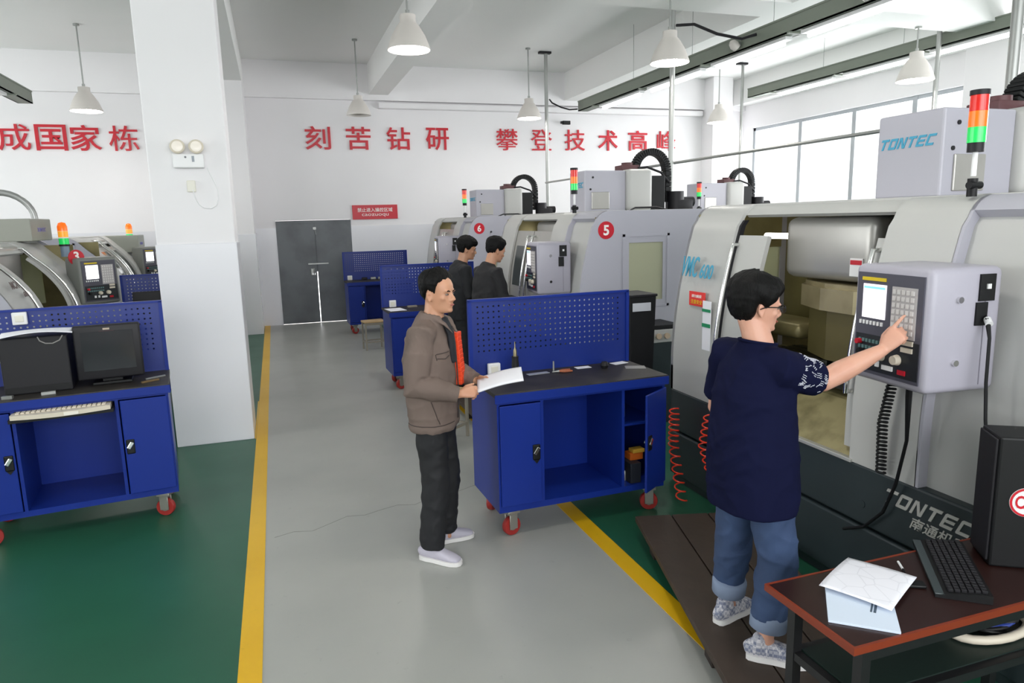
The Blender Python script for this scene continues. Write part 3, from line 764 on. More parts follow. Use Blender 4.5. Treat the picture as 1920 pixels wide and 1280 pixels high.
def control_box(t, style, lit, num=None):
    by0, by1, bx0, z0, z1 = .33, .765, -.265, 1.245, 1.765
    M = Matrix.Translation((-.04, .55, 0)) @ Matrix.Rotation(math.radians(-5), 4, 'Z') @ Matrix.Translation((.04, -.55, 0))
    if style != 'modern': M = Matrix.Translation((-.04, .62, -.06)) @ Matrix.Rotation(math.radians(-48), 4, 'Z') @ Matrix.Translation((.12, -.60, 0))
    boxm = MBOX if style == 'modern' else mat('olive_grey_box_paint', '#7d7f7a', .45)
    b = B(); b.box(bx0, .09 if style == 'modern' else 0, by0, by1, z0, z1, .03, 4, M); cb = b.obj('control_box', boxm, t, True, 35)
    fx = bx0-.002
    b = B(); b.box(fx-.004, fx+.004, by0+.03, by1-.03, z0+.035, z1-.035, 0, 1, M); b.obj('fascia', mat('dark_fascia', '#504f5a', .4), cb)
    def put(m, name, ya, yb, za, zb, d=.008):
        # ya is measured from the operator's view: 0 at the side farthest from the corner
        k = B(); k.box(fx-d, fx, by1-yb, by1-ya, za, zb, 0, 1, M); return k.obj(name, m, cb)
    put(YEL, 'maker_band', .06, .20, z1-.07, z1-.055)
    put(SCREEN if style == 'modern' else SCREENW, 'screen', .07, .205, z1-.235, z1-.085)
    if style == 'modern': put(SCRB, 'screen_title', .075, .20, z1-.105, z1-.095, .009)
    put(KEYG, 'keypad', .24, .375, z1-.30, z1-.085)
    k = B()
    for i in range(5):
        for j in range(7): k.box(fx-.012, fx-.006, by1-.262-.025*i+.0, by1-.247-.025*i, z1-.115-.028*j, z1-.097-.028*j, 0, 1, M)
    k.obj('keys', mat('light_keys', '#d8d4d2', .5), cb)
    k = B()
    for i in range(7): k.box(fx-.010, fx-.002, by1-.068-.021*i, by1-.058-.021*i, z1-.265, z1-.248, 0, 1, M)
    k.obj('soft_keys', WHITE, cb)
    put(mat('operator_panel_face', '#1e2226', .4), 'operator_panel', .04, .40, z0+.05, z1-.31, .006)
    k = B()
    for i in range(9):
        for j in range(2): k.box(fx-.012, fx-.004, by1-.075-.021*i, by1-.062-.021*i, z1-.345-.03*j, z1-.33-.03*j, 0, 1, M)
    k.obj('mode_keys', mat('teal_grey_keys', '#5f7f7f', .5), cb)
    k = B(); k.cyl(M @ Vector((fx-.004, by1-.07, z1-.345)), M @ Vector((fx-.03, by1-.07, z1-.345)), .012, 14); k.obj('red_button', RED, cb, True, 40)
    for (yy, zz, r, m) in ((.20, z0+.125, .022, CREAM), (.29, z0+.125, .024, CREAM), (.085, z0+.13, .017, DARK)):
        k = B(); k.cyl(M @ Vector((fx-.004, by1-yy, zz)), M @ Vector((fx-.03, by1-yy, zz)), r, 18, r*.8); k.obj('rotary_knob', m, cb, True, 40)
    k = B(); k.box(fx-.012, fx-.004, by1-.37, by1-.31, z0+.195, z0+.215, 0, 1, M); k.box(fx-.012, fx-.004, by1-.37, by1-.31, z0+.165, z0+.185, 0, 1, M); k.obj('label_plate', CREAM, cb)
    k = B(); k.box(fx-.012, fx-.004, by1-.15, by1-.13, z0+.075, z0+.10, 0, 1, M); k.box(fx-.012, fx-.004, by1-.19, by1-.17, z0+.075, z0+.10, 0, 1, M); k.box(fx-.012, fx-.004, by1-.27, by1-.21, z0+.07, z0+.09, 0, 1, M); k.obj('toggle_switch', WHITE, cb)
    k = B(); k.box(fx-.012, fx-.004, by1-.34, by1-.30, z0+.065, z0+.085, 0, 1, M); k.obj('red_toggle', RED, cb)
    B().box(.0, .004, by0-.002, by0+.004, z0+.03, z1-.03, 0, 1, M).obj('seam_line', mat('box_seam', '#86838f', .5), cb)
    # side fittings: sockets and locks
    k = B(); k.box(-.035, .04, by0-.008, by0, z1-.14, z1-.03, 0, 1, M); k.box(-.045, .01, by0-.008, by0, z1-.24, z1-.145, 0, 1, M); k.obj('socket_plate', DARK, cb)
    k = B(); k.box(-.005, .013, by0-.014, by0-.006, z1-.09, z1-.07, 0, 1, M); k.obj('socket_insert', WHITE, cb)
    for zz in (z1-.13, z0+.13): B().cyl(M @ Vector((-.13, by0+.002, zz)), M @ Vector((-.13, by0-.014, zz)), .013, 14).obj('lock', CHROME, cb, True, 40)
    if num and style != 'modern':
        yc = by1-.05; zc = z1+.005; xc = bx0+.10
        c = B(); c.cyl((xc, yc, zc), (xc+.01, yc, zc), .085, 36); c.xform(M); dk = c.obj('number_disc', RED, cb, True, 40)
        text('digit', num, WTXT, M @ face_mat((xc, yc, zc+.015), (0, -1, 0), (0, 0, 1)), None, .10, .003, dk, offset=.03)
    br = B(); br.box(-.05, .08, .5, .66, 1.40, 1.62, .01); br.obj('mounting_arm', boxm, t)
    return cb

XM = 2.75
m4 = machine((XM, 1.75, 0), 0, 'grey machining centre with open doors and VMC 600 lettering, used by the man in navy', opened=True)
m5 = machine((XM, 6.2, 0), 0, 'grey machining centre with a red number 5 disc on its side', num='5')
m6 = machine((XM, 10.65, 0), 0, 'grey machining centre with a red number 6 disc on its side, against the far wall', num='6')
l1 = machine((-2.05, 9.55, 0), PI, 'beige machining centre with the red number 3 disc behind the blue bench', 'arch', True, '3', True, head_y=(.02, .75), beacon=True, head_x=(.40, 1.1))
l2 = machine((-2.1, 13.75, 0), PI, 'beige machining centre beyond the number 3 machine, partly behind the column', 'arch', False, None, True, head_y=(.02, .62), beacon=True, head_x=(.05, .60), head_z=(1.62, 1.90), hose=False)
r2 = machine((6.2, 9.15, 0), 0, 'machining centre before the window wall, only its grey head box showing', 'modern', False, None, False)

# lettering on the open machine
text('lettering', 'VMC', TEAL, face_mat((.036, 2.565, 1.64), (0, -1, 0), (.18, 0, 1)), .20, .145, .003, m4, shear=.2, offset=.012)
text('lettering', '600', TEAL, face_mat((.036, 2.37, 1.615), (0, -1, 0), (.18, 0, 1)), .15, .10, .003, m4, shear=.2, offset=.012)
block_logo('lettering', LETTER, face_mat((-.001, .53, .625), (0, -1, 0), (0, 0, 1)), .46, .072, m4, .45)
text('lettering', '南通机床', LETTER, face_mat((-.001, .46, .545), (0, -1, 0), (0, 0, 1)), .30, .06, .003, m4, shear=.3, offset=.012)
st = B().box(-.012, -.004, 2.36, 2.55, 1.37, 1.47, .001).xform(Matrix.Translation((.03, 0, 0))).obj('red_sticker', mat('bright_red_sticker', '#e63a35', .5), m4)
text('sticker_text', '请勿触摸', WTXT, face_mat((.017, 2.455, 1.44), (0, -1, 0), (.1, 0, 1)), .12, .022, .002, st)
text('sticker_text', '注意安全', YEL, face_mat((.017, 2.455, 1.40), (0, -1, 0), (.1, 0, 1)), .14, .03, .002, st)
st = B().box(.004, .010, 2.265, 2.36, 1.08, 1.42, .001).obj('instruction_sheet', PAPER, m4)
sb = B(); sb.box(.000, .004, 2.265, 2.36, 1.345, 1.365); sb.box(.000, .004, 2.265, 2.36, 1.24, 1.265); sb.obj('green_bar', mat('green_print', '#1d8a5a', .5), st)
text('lettering', 'MCA', mat('brown_grey_lettering', '#6d5f5c', .5), face_mat((.11, 2.45, 1.55), (0, -1, 0), (.35, 0, 1)), .18, .07, .003, l1, offset=.03)
text('lettering', '600', mat('brown_grey_lettering', '#6d5f5c', .5), face_mat((.07, 2.33, 1.46), (0, -1, 0), (.3, 0, 1)), .10, .05, .003, l1, offset=.03)

# red coil hoses, black coil cord and cables
def coil(pts, R, turns, r, m, name, label, cat, grp=None):
    pts = [Vector(p) for p in pts]
    out = []; N = turns*12
    for i in range(N+1):
        f = i/N*(len(pts)-1); k = min(int(f), len(pts)-2); p = pts[k].lerp(pts[k+1], f-k)
        a = 2*PI*turns*i/N
        out.append(p+Vector((R*math.cos(a), R*math.sin(a), 0)))
    o = B().tube(out, r, 6).obj(name, m, None, True)
    return tag(o, label, cat, grp)
coil([(2.65, 4.28, .62), (2.62, 4.24, .37), (2.56, 4.02, .03)], .035, 13, .0055, HOSE, 'coil_hose', 'orange-red coiled air hose hanging beside the blue cart door', 'hose', 'coiled air hoses')
coil([(2.70, 3.93, .66), (2.66, 3.93, .45), (2.60, 3.73, .30), (2.56, 3.64, .17)], .03, 13, .0055, HOSE, 'coil_hose', 'orange-red coiled air hose behind the legs of the man in navy', 'hose', 'coiled air hoses')
coil([(2.71, 2.47, 1.24), (2.69, 2.50, 1.0), (2.71, 2.51, .74)], .02, 26, .006, DARK, 'coiled_cable', 'black coiled cord hanging from the control box with the lit screen', 'cord')
o = B().tube([(2.66, 2.34, 1.25), (2.66, 2.34, 1.17), (2.69, 2.36, .95), (2.70, 2.41, .72), (2.71, 2.48, .55), (2.72, 2.60, .42), (2.71, 2.72, .36)], [.014, .014, .008, .008, .008, .008, .008], 8).obj('signal_cable', DARK, None, True)
tag(o, 'straight black cable hanging below the control box across the dark base', 'cable')
o = B().tube([(2.74, 2.085, 1.56), (2.72, 2.05, 1.55), (2.70, 2.02, 1.48), (2.69, 2.01, 1.3), (2.68, 1.99, 1.15), (2.66, 1.96, 1.05), (2.62, 1.90, .98)], [.011, .011, .007, .007, .007, .007, .007], 8).obj('data_cable', DARK, None, True)
B().cyl((2.728, 2.058, 1.552), (2.712, 2.035, 1.535), .014, 12).obj('plug', WHITE, o, True, 40)
tag(o, 'black data cable with a pale plug running from the control box down to the computer', 'cable')
# ================================================================== blue tool carts
CW, CD = 1.195, .54
def cart(loc, rz, label, door_open=False, tray=False, peg_z=1.47):
    t = thing('tool_cart', label, 'tool cart', loc, rz, 'blue wheeled tool carts with perforated back panels')
    zb, zt = .17, .925
    b = B()
    b.box(0, .02, 0, CD, zb, zt); b.box(CW-.02, CW, 0, CD, zb, zt); b.box(.02, CW-.02, CD-.015, CD, zb, zt)
    b.box(.02, CW-.02, 0, CD-.015, zb, zb+.04); b.box(.02, CW-.02, .0, CD-.015, zt-.05, zt)
    b.box(.29, .31, .0, CD-.015, zb+.04, zt-.05); b.box(.87, .89, .0, CD-.015, zb+.04, zt-.05)
    b.box(.90, CW-.02, .03, CD-.015, .62, .635)
    b.use(BLUE).obj('body', BLUE, t)
    b = B(); b.box(-.015, CW+.015, -.02, CD+.0, zt, zt+.028, .004); wt = b.obj('worktop', RUBBER, t)
    bl = B(); bl.box(-.018, CW+.018, -.024, -.018, zt-.035, zt+.02, .002); bl.obj('worktop_edge', BLUE, wt)
    # left door
    d = B(); d.box(.012, .285, -.018, -.001, zb+.045, zt-.055, .004); d = d.obj('door', BLUE, t)
    h = B(); h.box(.225, .275, -.026, -.018, .50, .60, .006); h.prism([(.23, .50), (.27, .50), (.25, .475)], 'y', -.026, -.018); h = h.obj('handle', DARK, d)
    k = B(); k.box(-.012, .012, -.036, -.026, -.025, .025, .003, 1, Matrix.Translation((.25, 0, .56)) @ Matrix.Rotation(.6, 4, 'Y')); k.obj('door_latch', CHROME, d)
    # right door
    d = B(); d.box(0, .285, -.018, -.001, zb+.045, zt-.055, .004)
    hx = CW-.005
    ang = math.radians(33) if door_open else 0.0
    M = Matrix.Translation((hx, -.004, 0)) @ Matrix.Rotation(ang, 4, 'Z') @ Matrix.Translation((-.29, 0, 0))
    d = d.xform(M).obj('door', BLUE, t)
    h = B(); h.box(.01, .06, -.026, -.018, .50, .60, .006); h.xform(M).obj('handle', DARK, d)
    k = B(); k.box(-.012, .012, -.036, -.026, -.025, .025, .003, 1, Matrix.Translation((.035, 0, .56)) @ Matrix.Rotation(.6, 4, 'Y')); k.xform(M).obj('door_latch', CHROME, d)
    if door_open:
        k = B(); k.box(-.02, .02, -.003, .012, -.006, .006, .002, 1, Matrix.Translation((.03, 0, .56)) @ Matrix.Rotation(-.5, 4, 'Y')); k.xform(M).obj('door_catch', ZINC, d)
    # perforated panel
    b = B(); b.box(0, CW, CD-.022, CD-.018, zt+.028, peg_z)
    pg = b.obj('perforated_panel', PEG, t)
    f = B(); f.box(-.012, .012, CD-.035, CD-.004, zt+.028, peg_z+.004); f.box(CW-.012, CW+.012, CD-.035, CD-.004, zt+.028, peg_z+.004); f.box(-.012, CW+.012, CD-.035, CD-.004, peg_z-.008, peg_z+.008)
    f.obj('panel_frame', BLUE, pg)
    # casters
    for i, (cx, cy, a) in enumerate(((.085, .06, .25), (CW-.085, .06, -.4), (.085, CD-.06, .9), (CW-.085, CD-.06, .2))):
        M = Matrix.Translation((cx, cy, 0)) @ Matrix.Rotation(a, 4, 'Z')
        w_ = B(); w_.lathe([(.03, -.02), (.058, -.02), (.062, -.012), (.062, .012), (.058, .02), (.03, .02)], n=28, M=M @ Matrix.Translation((0, -.02, .062)) @ Matrix.Rotation(PI/2, 4, 'X'))
        w_.cyl(M @ Vector((0, -.040, .062)), M @ Vector((0, .0, .062)), .031, 20)
        w_ = w_.obj('caster', REDW, t, True, 40)
        h_ = B(); h_.cyl(M @ Vector((0, -.044, .062)), M @ Vector((0, .004, .062)), .026, 18)
        h_.box(-.03, .03, -.052, -.044, .045, .15, .003, 1, M); h_.box(-.03, .03, .004, .012, .045, .15, .003, 1, M); h_.box(-.045, .045, -.06, .03, .148, .17, .003, 1, M)
        h_.obj('caster_fork', CASTER, w_, True, 40)
    if tray:
        pass
    return t
c1 = cart((1.215, 3.985, 0), math.radians(1.5), 'blue tool cart with its end door hanging open, beside the man with papers', True)
c2 = cart((1.24, 8.28, 0), math.radians(1.5), 'blue tool cart with white socket and sheet at its corner, behind the man with papers')
c3 = cart((1.20, 12.95, 0), math.radians(1.0), 'blue tool cart standing in front of the grey steel door, behind the stool')
LR = math.radians(7)
LC = Vector((-.775, 5.2, 0)) - Matrix.Rotation(LR, 3, 'Z') @ Vector((CW, 0, 0))
c4 = cart(LC, LR, 'blue tool cart carrying two black computer boxes before the white column')
c5 = cart((-1.70, 8.62, 0), math.radians(2), 'blue tool cart with a dark monitor, half hidden behind the white column')

def on(c, x, y, z): return c.matrix_basis @ Vector((x, y, z))
WT = .953
def socket(c, x, z, label):
    t = thing('socket_box', label, 'socket', on(c, x, CD-.04, z), c.rotation_euler.z, 'white sockets on the tool carts')
    B().box(-.043, .043, -.035, .0, 0, .085, .006).obj('housing', WHITE, t)
    k = B(); k.box(-.025, .025, -.039, -.034, .02, .065, .003); k.obj('faceplate', mat('ivory_plastic', '#e6e3d6', .4), t)
    return t
socket(c1, .15, WT+.001, 'white square socket at the foot of the perforated panel, near the papers')
socket(c2, .12, WT+.001, 'white square socket on the tool cart behind the man with papers')
socket(c3, .10, WT+.001, 'white square socket on the tool cart before the steel door')
socket(c4, .33, 1.375, 'white double socket high on the perforated panel above loose papers')
socket(c4, .05, WT+.001, 'grey-white socket low on the cart worktop by the black box')
# things on the carts
def flat(c, x, y, w_, d_, rz, m, name, label, cat, h=.003, grp=None, z=WT):
    o = B().box(-w_/2, w_/2, -d_/2, d_/2, 0, h, min(.001, h/3)).obj(name, m)
    o.location = on(c, x, y, z+.0005); o.rotation_euler = (0, 0, c.rotation_euler.z+rz)
    return tag(o, label, cat, grp)
flat(c1, .44, .40, .16, .05, .1, mat('pale_steel_rule', '#b9bcc4', .4, .3), 'steel_rule', 'pale flat steel rule lying along the foot of the blue perforated panel', 'ruler')
flat(c1, .80, .44, .11, .06, .0, PAPER, 'paper_slip', 'small white slip lying near the middle of the cart worktop', 'paper')
flat(c1, 1.10, .46, .12, .07, .2, PAPER, 'paper_slip', 'white slip at the rear corner of the cart worktop', 'paper')
flat(c1, 1.13, .28, .14, .09, -.4, mat('worn_aluminium_plate', '#9b9a98', .45, .4), 'metal_plate', 'worn grey metal plate at the end of the cart worktop', 'plate')
t = thing('milling_tool', 'dark milling tool holder with pale shank standing by the square socket', 'tool', on(c1, .27, .385, WT))
b = B(); b.lathe([(0, 0), (.03, 0), (.03, .02), (.022, .03), (.026, .08), (.022, .12), (.024, .14), (0, .14)], n=24); b.obj('holder', DARK2, t, True, 40)
b = B(); b.lathe([(0, .14), (.013, .14), (.012, .18), (.004, .2), (.003, .24), (0, .24)], n=16); b.obj('shank', mat('brass_shank', '#8d8468', .35, .7), t, True, 40)
t = thing('pliers', 'small pliers with orange-brown grips lying on the cart worktop', 'pliers', on(c1, .58, .36, WT))
for s_ in (-1, 1): B().tube([(0, 0, .012), (.03, s_*.018, .012), (.09, s_*.022, .011)], [.007, .009, .007], 8).obj('grip', mat('orange_brown_grip', '#a05a3a', .5), t, True)
B().tube([(-.05, 0, .010), (0, 0, .012)], [.004, .010], 8).obj('jaw', ZINC, t, True)
t = thing('wrench', 'steel wrench standing upright among tools at the panel foot', 'wrench', on(c1, .57, .43, WT))
B().tube([(0, 0, .0), (0, 0, .07)], [.008, .006], 8).obj('shaft', ZINC, t, True)
o = B().lathe([(0, 0), (.022, 0), (.03, .02), (.02, .045), (0, .05)], n=18).obj('oil_pot', DARK2, None, True); o.location = on(c1, .93, .36, WT+.0005); tag(o, 'small dark round pot with a pale rim on the cart worktop', 'pot')
# contents of the open locker
for (x, y, z, r, h, m, lb) in ((.97, .2, .637, .03, .10, ZINC, 'grey metal cylinder on the upper shelf inside the open cart door'), (.96, .30, .212, .035, .14, mat('rusty_tin', '#6a3b1e', .5), 'rusty tin on the floor of the open cart locker'), (.95, .12, .212, .03, .07, ZINC, 'short grey part on the floor of the open cart locker')):
    o = B().lathe([(0, 0), (r, 0), (r*1.02, h*.1), (r*.98, h*.9), (r*.8, h), (0, h)], n=20).obj('tool_part', m, None, True, 50); o.location = on(c1, x, y, z); tag(o, lb, 'part')
sp = thing('cutter_box', 'orange and yellow box tilted inside the open cart locker', 'box', on(c1, 1.03, .12, .352), c1.rotation_euler.z)
B().box(-.05, .05, -.04, .04, 0, .05, .004).obj('carton', mat('orange_carton', '#d2691e', .5), sp); B().box(-.03, .06, -.045, .02, .05, .075, .003).obj('lid', mat('yellow_carton', '#e0b040', .5), sp)
B().box(-.08, .0, -.10, .04, -.14, .0, .003).obj('stand', mat('dark_locker_box', '#20242e', .6), sp)  # dark blue-grey block that carries the carton
flat(c2, .10, .20, .2, .28, .1, PAPER, 'paper_sheet', 'white sheet lying at the corner of the tool cart behind the man with papers', 'paper')
flat(c2, .34, .36, .12, .05, .0, mat('tan_block', '#8d8578', .5), 'clamp_block', 'tan block lying behind the white sheet on the second tool cart', 'block', .02)
for i, (x, lb) in enumerate(((.36, 'first dark tool along the panel foot of the cart by the steel door'), (.52, 'middle dark tool along the panel foot of the cart by the steel door'), (.66, 'last dark tool along the panel foot of the cart by the steel door'))):
    o = B().box(-.05, .05, -.03, .03, 0, .045, .01).obj('hand_tool', ZINC if i else DARK2); o.location = on(c3, x, .4, WT+.0005); tag(o, lb, 'tool', 'tools on the cart by the steel door')
o = B().box(-.1, .1, -.08, .08, 0, .09, .01).obj('tool_case', DARK); o.location = (2.58, 13.3, WT+.45); 
o.location = on(c3, 1.05, .75, 0); bpy.data.objects.remove(o)

# left cart: monitor, computer, papers, keyboard on the pull-out
def crt(c, x, y, rz, label, with_screen=True, w_=.40, h=.37, z=WT):
    t = thing('crt_monitor', label, 'monitor', on(c, x, y, z+.0005), c.rotation_euler.z+rz)
    b = B(); b.box(-w_/2, w_/2, 0, .06, .045, h+.045, .012, 3); b.obj('bezel', DARK2, t, True, 35)
    b = B(); b.prism([(-w_*.46, .06), (w_*.46, .06), (w_*.30, .26), (-w_*.30, .26)], 'z', .06, h+.02); b.obj('rear_housing', DARK, t)
    b = B(); b.box(-.12, .12, .02, .22, .0, .02, .006); b.box(-.06, .06, .06, .16, .02, .06); b.obj('stand', DARK, t)
    if with_screen:
        g = B(); a, bb = w_*.39, h*.36
        g.grid(lambda u, v: ((u-.5)*2*a, -.0035-.003*math.cos((u-.5)*2.6)*math.cos((v-.5)*2.6), .055+h*.50+(v-.5)*2*bb), 12, 10)
        g.obj('screen', mat('dark_crt_glass', '#2c2d31', .12), t, True)
        k = B(); k.box(-.02, .02, -.003, .001, h+.012, h+.024); k.obj('badge', mat('silver_badge', '#b0a090', .4, .4), t)
        k = B(); k.box(-.045, .045, -.002, .001, h-.012, h+.004); k.obj('red_label', mat('dim_red_label', '#6a1c22', .5), t)
    return t
crt(c4, .86, .16, -.0, 'black CRT monitor with a dark screen and red label on the blue cart')
t = thing('computer_box', 'plain black computer box beside the CRT monitor on the blue cart', 'computer', on(c4, .44, .14, WT+.0005), c4.rotation_euler.z)
B().box(-.19, .19, 0, .34, .0, .37, .008, 2).obj('case', DARK2, t)
b = B(); b.box(-.18, .18, -.004, 0, .01, .05); b.obj('front_strip', DARK, t)
B().tube([(.03, -.006, .372), (.04, -.006, .345), (.07, -.006, .325), (.11, -.006, .322), (.15, -.006, .34), (.17, -.006, .372)], .004, 8).obj('wire', mat('grey_wire', '#8d8a88', .5), t, True)
o = B().grid(lambda u, v: ((u-.5)*.40, (v-.5)*.22, .012+.022*max(0, math.sin(u*3.1))*(1-v*.5)+.008*v), 14, 6)
o = o.obj('loose_papers', PAPER, None, True); md = o.modifiers.new('thickness', 'SOLIDIFY'); md.thickness = .003
o.location = on(c4, .46, .20, WT+.375); o.rotation_euler = (0, 0, LR+.1); tag(o, 'curled white papers lying on top of the black computer box', 'paper')
t = thing('keyboard', 'beige keyboard on the pull-out tray under the blue cart worktop', 'keyboard', on(c4, .575, -.07, .84), LR)
def kb(u, v): return ((u-.5)*.55, -.02-.05*math.sin(PI*u)+(v)*.18, 0)
b = B(); n = 20
out = [(-.275+.55*i/n, -.015-.045*math.sin(PI*i/n)) for i in range(n+1)]
b.prism(out+[(.275, .15), (-.275, .15)], 'z', 0, .028); b.obj('case', CREAM, t)
k = B()
for i in range(18):
    for j in range(4): k.box(-.25+.028*i, -.228+.028*i, .01+.03*j, .033+.03*j, .028, .036, .002, 1)
k.obj('keys', CREAM, t)
B().box(.02, .10, -.066, -.058, .004, .024).obj('front_label', mat('off_white_label', '#efe9dd', .5), t)
B().box(-.29, .29, -.0, .2, -.025, -.002).obj('pull_out_tray', DARK, t)
flat(c4, 1.09, .12, .12, .02, .5, mat('brass_bar', '#8a7350', .4, .6), 'file_tool', 'brass-coloured bar lying at the end of the blue cart worktop', 'tool', .012)
flat(c4, 1.12, .24, .14, .018, .5, ZINC, 'steel_file', 'thin steel file lying at the end of the blue cart worktop', 'file', .010)
flat(c4, .50, .06, .08, .03, .1, ZINC, 'steel_block', 'small steel block before the black computer box', 'block', .02)
flat(c4, .28, .05, .06, .03, -.2, ZINC, 'steel_block', 'second steel block lying along the front of the cart worktop', 'block', .02)
crt(c5, .36, .2, 0, 'dark monitor on the blue cart half hidden by the column', False, .44, .30)

# ------------------------------------------------------------------ platform in front of the machine
t = thing('plank_platform', 'low platform of dark worn planks on wooden runners under the man in navy', 'platform', (0, 0, 0))
def platform_parts(t, L, Wd):
    for i in range(3):
        w_ = Wd/3
        B().box(i*w_+.004, (i+1)*w_-.004, -L, 0, .105, .14, .003).obj('plank', WOOD, t)
    for y0 in [-.32]+([-1.33, -2.3] if L > 2 else [-1.25]):
        B().box(.04, Wd-.02, y0, y0+.10, .0035, .105, .004).obj('runner', mat('runner_wood', '#2e2520', .7, var=.4, vscale=6), t)
t.location = (2.015, 3.70, 0); t.rotation_euler = (0, 0, math.radians(-15.4))
platform_parts(t, 2.45, .70)
t = thing('plank_platform', 'low plank platform under the two workers in black at the number 5 machine', 'platform', (1.70, 7.95, 0))
platform_parts(t, 1.55, .85)
# ------------------------------------------------------------------ desk, papers, keyboard, computer
t = thing('computer_desk', 'dark brown desk with orange-brown edging on a black metal frame', 'desk', (0, 0, 0))
DZ = .68
b = B(); b.box(1.592, 2.72, 1.527, 1.925, DZ-.022, DZ); b.obj('tabletop', DESK, t)
b = B(); b.box(1.582, 1.592, 1.527, 1.925, DZ-.024, DZ+.001); b.box(1.582, 2.72, 1.517, 1.527, DZ-.024, DZ+.001); b.box(1.582, 2.72, 1.925, 1.935, DZ-.024, DZ+.001); b.obj('edge_band', DESKE, t)
fm = mat('black_frame_paint', '#141416', .45)
for (x, y) in ((1.66, 1.56), (1.66, 1.86), (2.66, 1.56), (2.66, 1.86)):
    B().box(x-.018, x+.018, y-.018, y+.018, .142 if x < 2 else 0, DZ-.024).obj('leg', fm, t)
b = B(); b.box(1.66, 2.66, 1.545, 1.575, .42, .45); b.box(1.66, 2.66, 1.845, 1.875, .42, .45); b.box(1.645, 1.675, 1.56, 1.86, .42, .45); b.box(2.645, 2.675, 1.56, 1.86, .42, .45); b.box(1.66, 2.66, 1.545, 1.575, .60, .655); b.obj('rail', fm, t)
b = B(); b.box(1.68, 2.64, 1.575, 1.845, .44, .455); b.obj('lower_shelf', mat('dark_green_shelf', '#14241f', .5), t)
def sheet(w_, h_, m, name, label, cat, loc, rz, curl=.01, th=.002, grp=None, z0=0):
    o = B().grid(lambda u, v: ((u-.5)*w_, (v-.5)*h_, curl*(math.sin(u*2.4+.4)*(.4+v)+.5*math.sin(v*3+u))+abs(curl)*.8), 14, 12).obj(name, m, None, True)
    md = o.modifiers.new('thickness', 'SOLIDIFY'); md.thickness = th; md.offset = 1
    o.location = loc; o.rotation_euler = (0, 0, rz)
    return tag(o, label, cat, grp)
t = thing('booklet', 'pale blue and white booklet under the loose drawing on the desk', 'booklet', (1.785, 1.70, DZ+.0005), math.radians(-40))
B().box(-.105, .105, -.14, .12, 0, .008, .001).obj('cover', PAPER2, t)
k = B(); k.box(-.03, .045, -.10, -.092, .008, .0085); k.box(-.03, .035, -.088, -.082, .008, .0085); k.xform(Matrix.Translation((-.05, .0, 0)) @ Matrix.Rotation(1.4, 4, 'Z')); k.obj('cover_print', mat('dark_print', '#4a5a6a', .6), t)
LINE = bpy.data.materials.new('drawing_paper'); LINE.use_nodes = True
nt = LINE.node_tree; bb_ = nt.nodes['Principled BSDF']; bb_.inputs['Roughness'].default_value = .8
tc = nt.nodes.new('ShaderNodeTexCoord'); vo = nt.nodes.new('ShaderNodeTexVoronoi'); vo.feature = 'DISTANCE_TO_EDGE'; vo.inputs['Scale'].default_value = 14
nt.links.new(tc.outputs['Object'], vo.inputs['Vector']); rm = nt.nodes.new('ShaderNodeValToRGB')
rm.color_ramp.elements[0].color = (.74, .74, .80, 1); rm.color_ramp.elements[1].color = (.86, .86, .92, 1); rm.color_ramp.elements[1].position = .035
nt.links.new(vo.outputs['Distance'], rm.inputs[0]); nt.links.new(rm.outputs[0], bb_.inputs['Base Color'])
sheet(.285, .235, LINE, 'drawing_sheet', 'white paper sheet with faint drawing lines lying on the desk', 'paper', (1.905, 1.785, DZ+.011), math.radians(27), .008, .0015)
t = thing('keyboard', 'black computer keyboard lying at an angle on the dark desk', 'keyboard', (2.265, 1.765, DZ+.0005), math.radians(231))
b = B(); b.prism([(-.085, 0), (.085, 0), (.085, .03), (.05, .030), (-.05, .018), (-.085, .012)], 'x', -.215, .215); b.obj('case', DARK, t)
k = B()
for i in range(20):
    for j in range(6): k.box(-.205+.0205*i, -.188+.0205*i, -.045+.020*j, -.028+.020*j, .019+.002*j, .030+.002*j, .002, 1)
k.obj('keys', DARK2, t)
B().box(-.215, .215, -.086, -.055, .010, .0165, .002).obj('wrist_strip', mat('grey_green_strip', '#3d4648', .3), t)
t = thing('computer_tower', 'black computer tower with a round white and red sticker on the desk', 'computer', (2.432, 1.742, DZ+.0005), math.radians(-33))
B().box(0, .28, .0, .17, .0, .50, .008).obj('case', DARK, t)
B().box(-.010, .0, .01, .16, .02, .49, .003).obj('front_panel', DARK2, t)
k = B(); k.lathe([(0, 0), (.055, 0), (.055, .002), (0, .002)], n=32, M=Matrix.Translation((.10, -.001, .26)) @ Matrix.Rotation(PI/2, 4, 'X')); st = k.obj('sticker', WHITE, t)
text('sticker_text', 'CA', RED, face_mat((.095, -.003, .26), (1, 0, 0), (0, 0, 1)), .062, .05, .002, st, offset=.02)
k = B(); k.lathe([(.046, 0), (.054, 0), (.054, .003), (.046, .003)], n=32, M=Matrix.Translation((.10, -.0015, .26)) @ Matrix.Rotation(PI/2, 4, 'X')); k.obj('sticker_ring', RED, st)
t = thing('mobile_phone', 'dark slim phone with a small red mark beside the keyboard', 'phone', (2.045, 1.745, DZ+.0005), math.radians(60))
B().box(-.022, .022, -.055, .055, 0, .012, .004).obj('body', DARK, t); B().box(-.012, .012, .02, .032, .012, .0128).obj('red_mark', mat('dim_red_mark', '#8e2b2e', .5), t)
t = thing('pen', 'thin pale and black pen lying beside the keyboard', 'pen', (2.13, 1.855, DZ+.006), math.radians(-122))
B().cyl((-.03, 0, 0), (.03, 0, 0), .0045, 10).obj('white_barrel', WHITE, t, True, 50); B().tube([(.03, 0, 0), (.065, 0, 0)], [.0045, .0015], 10).obj('black_tip', DARK, t, True, 50)
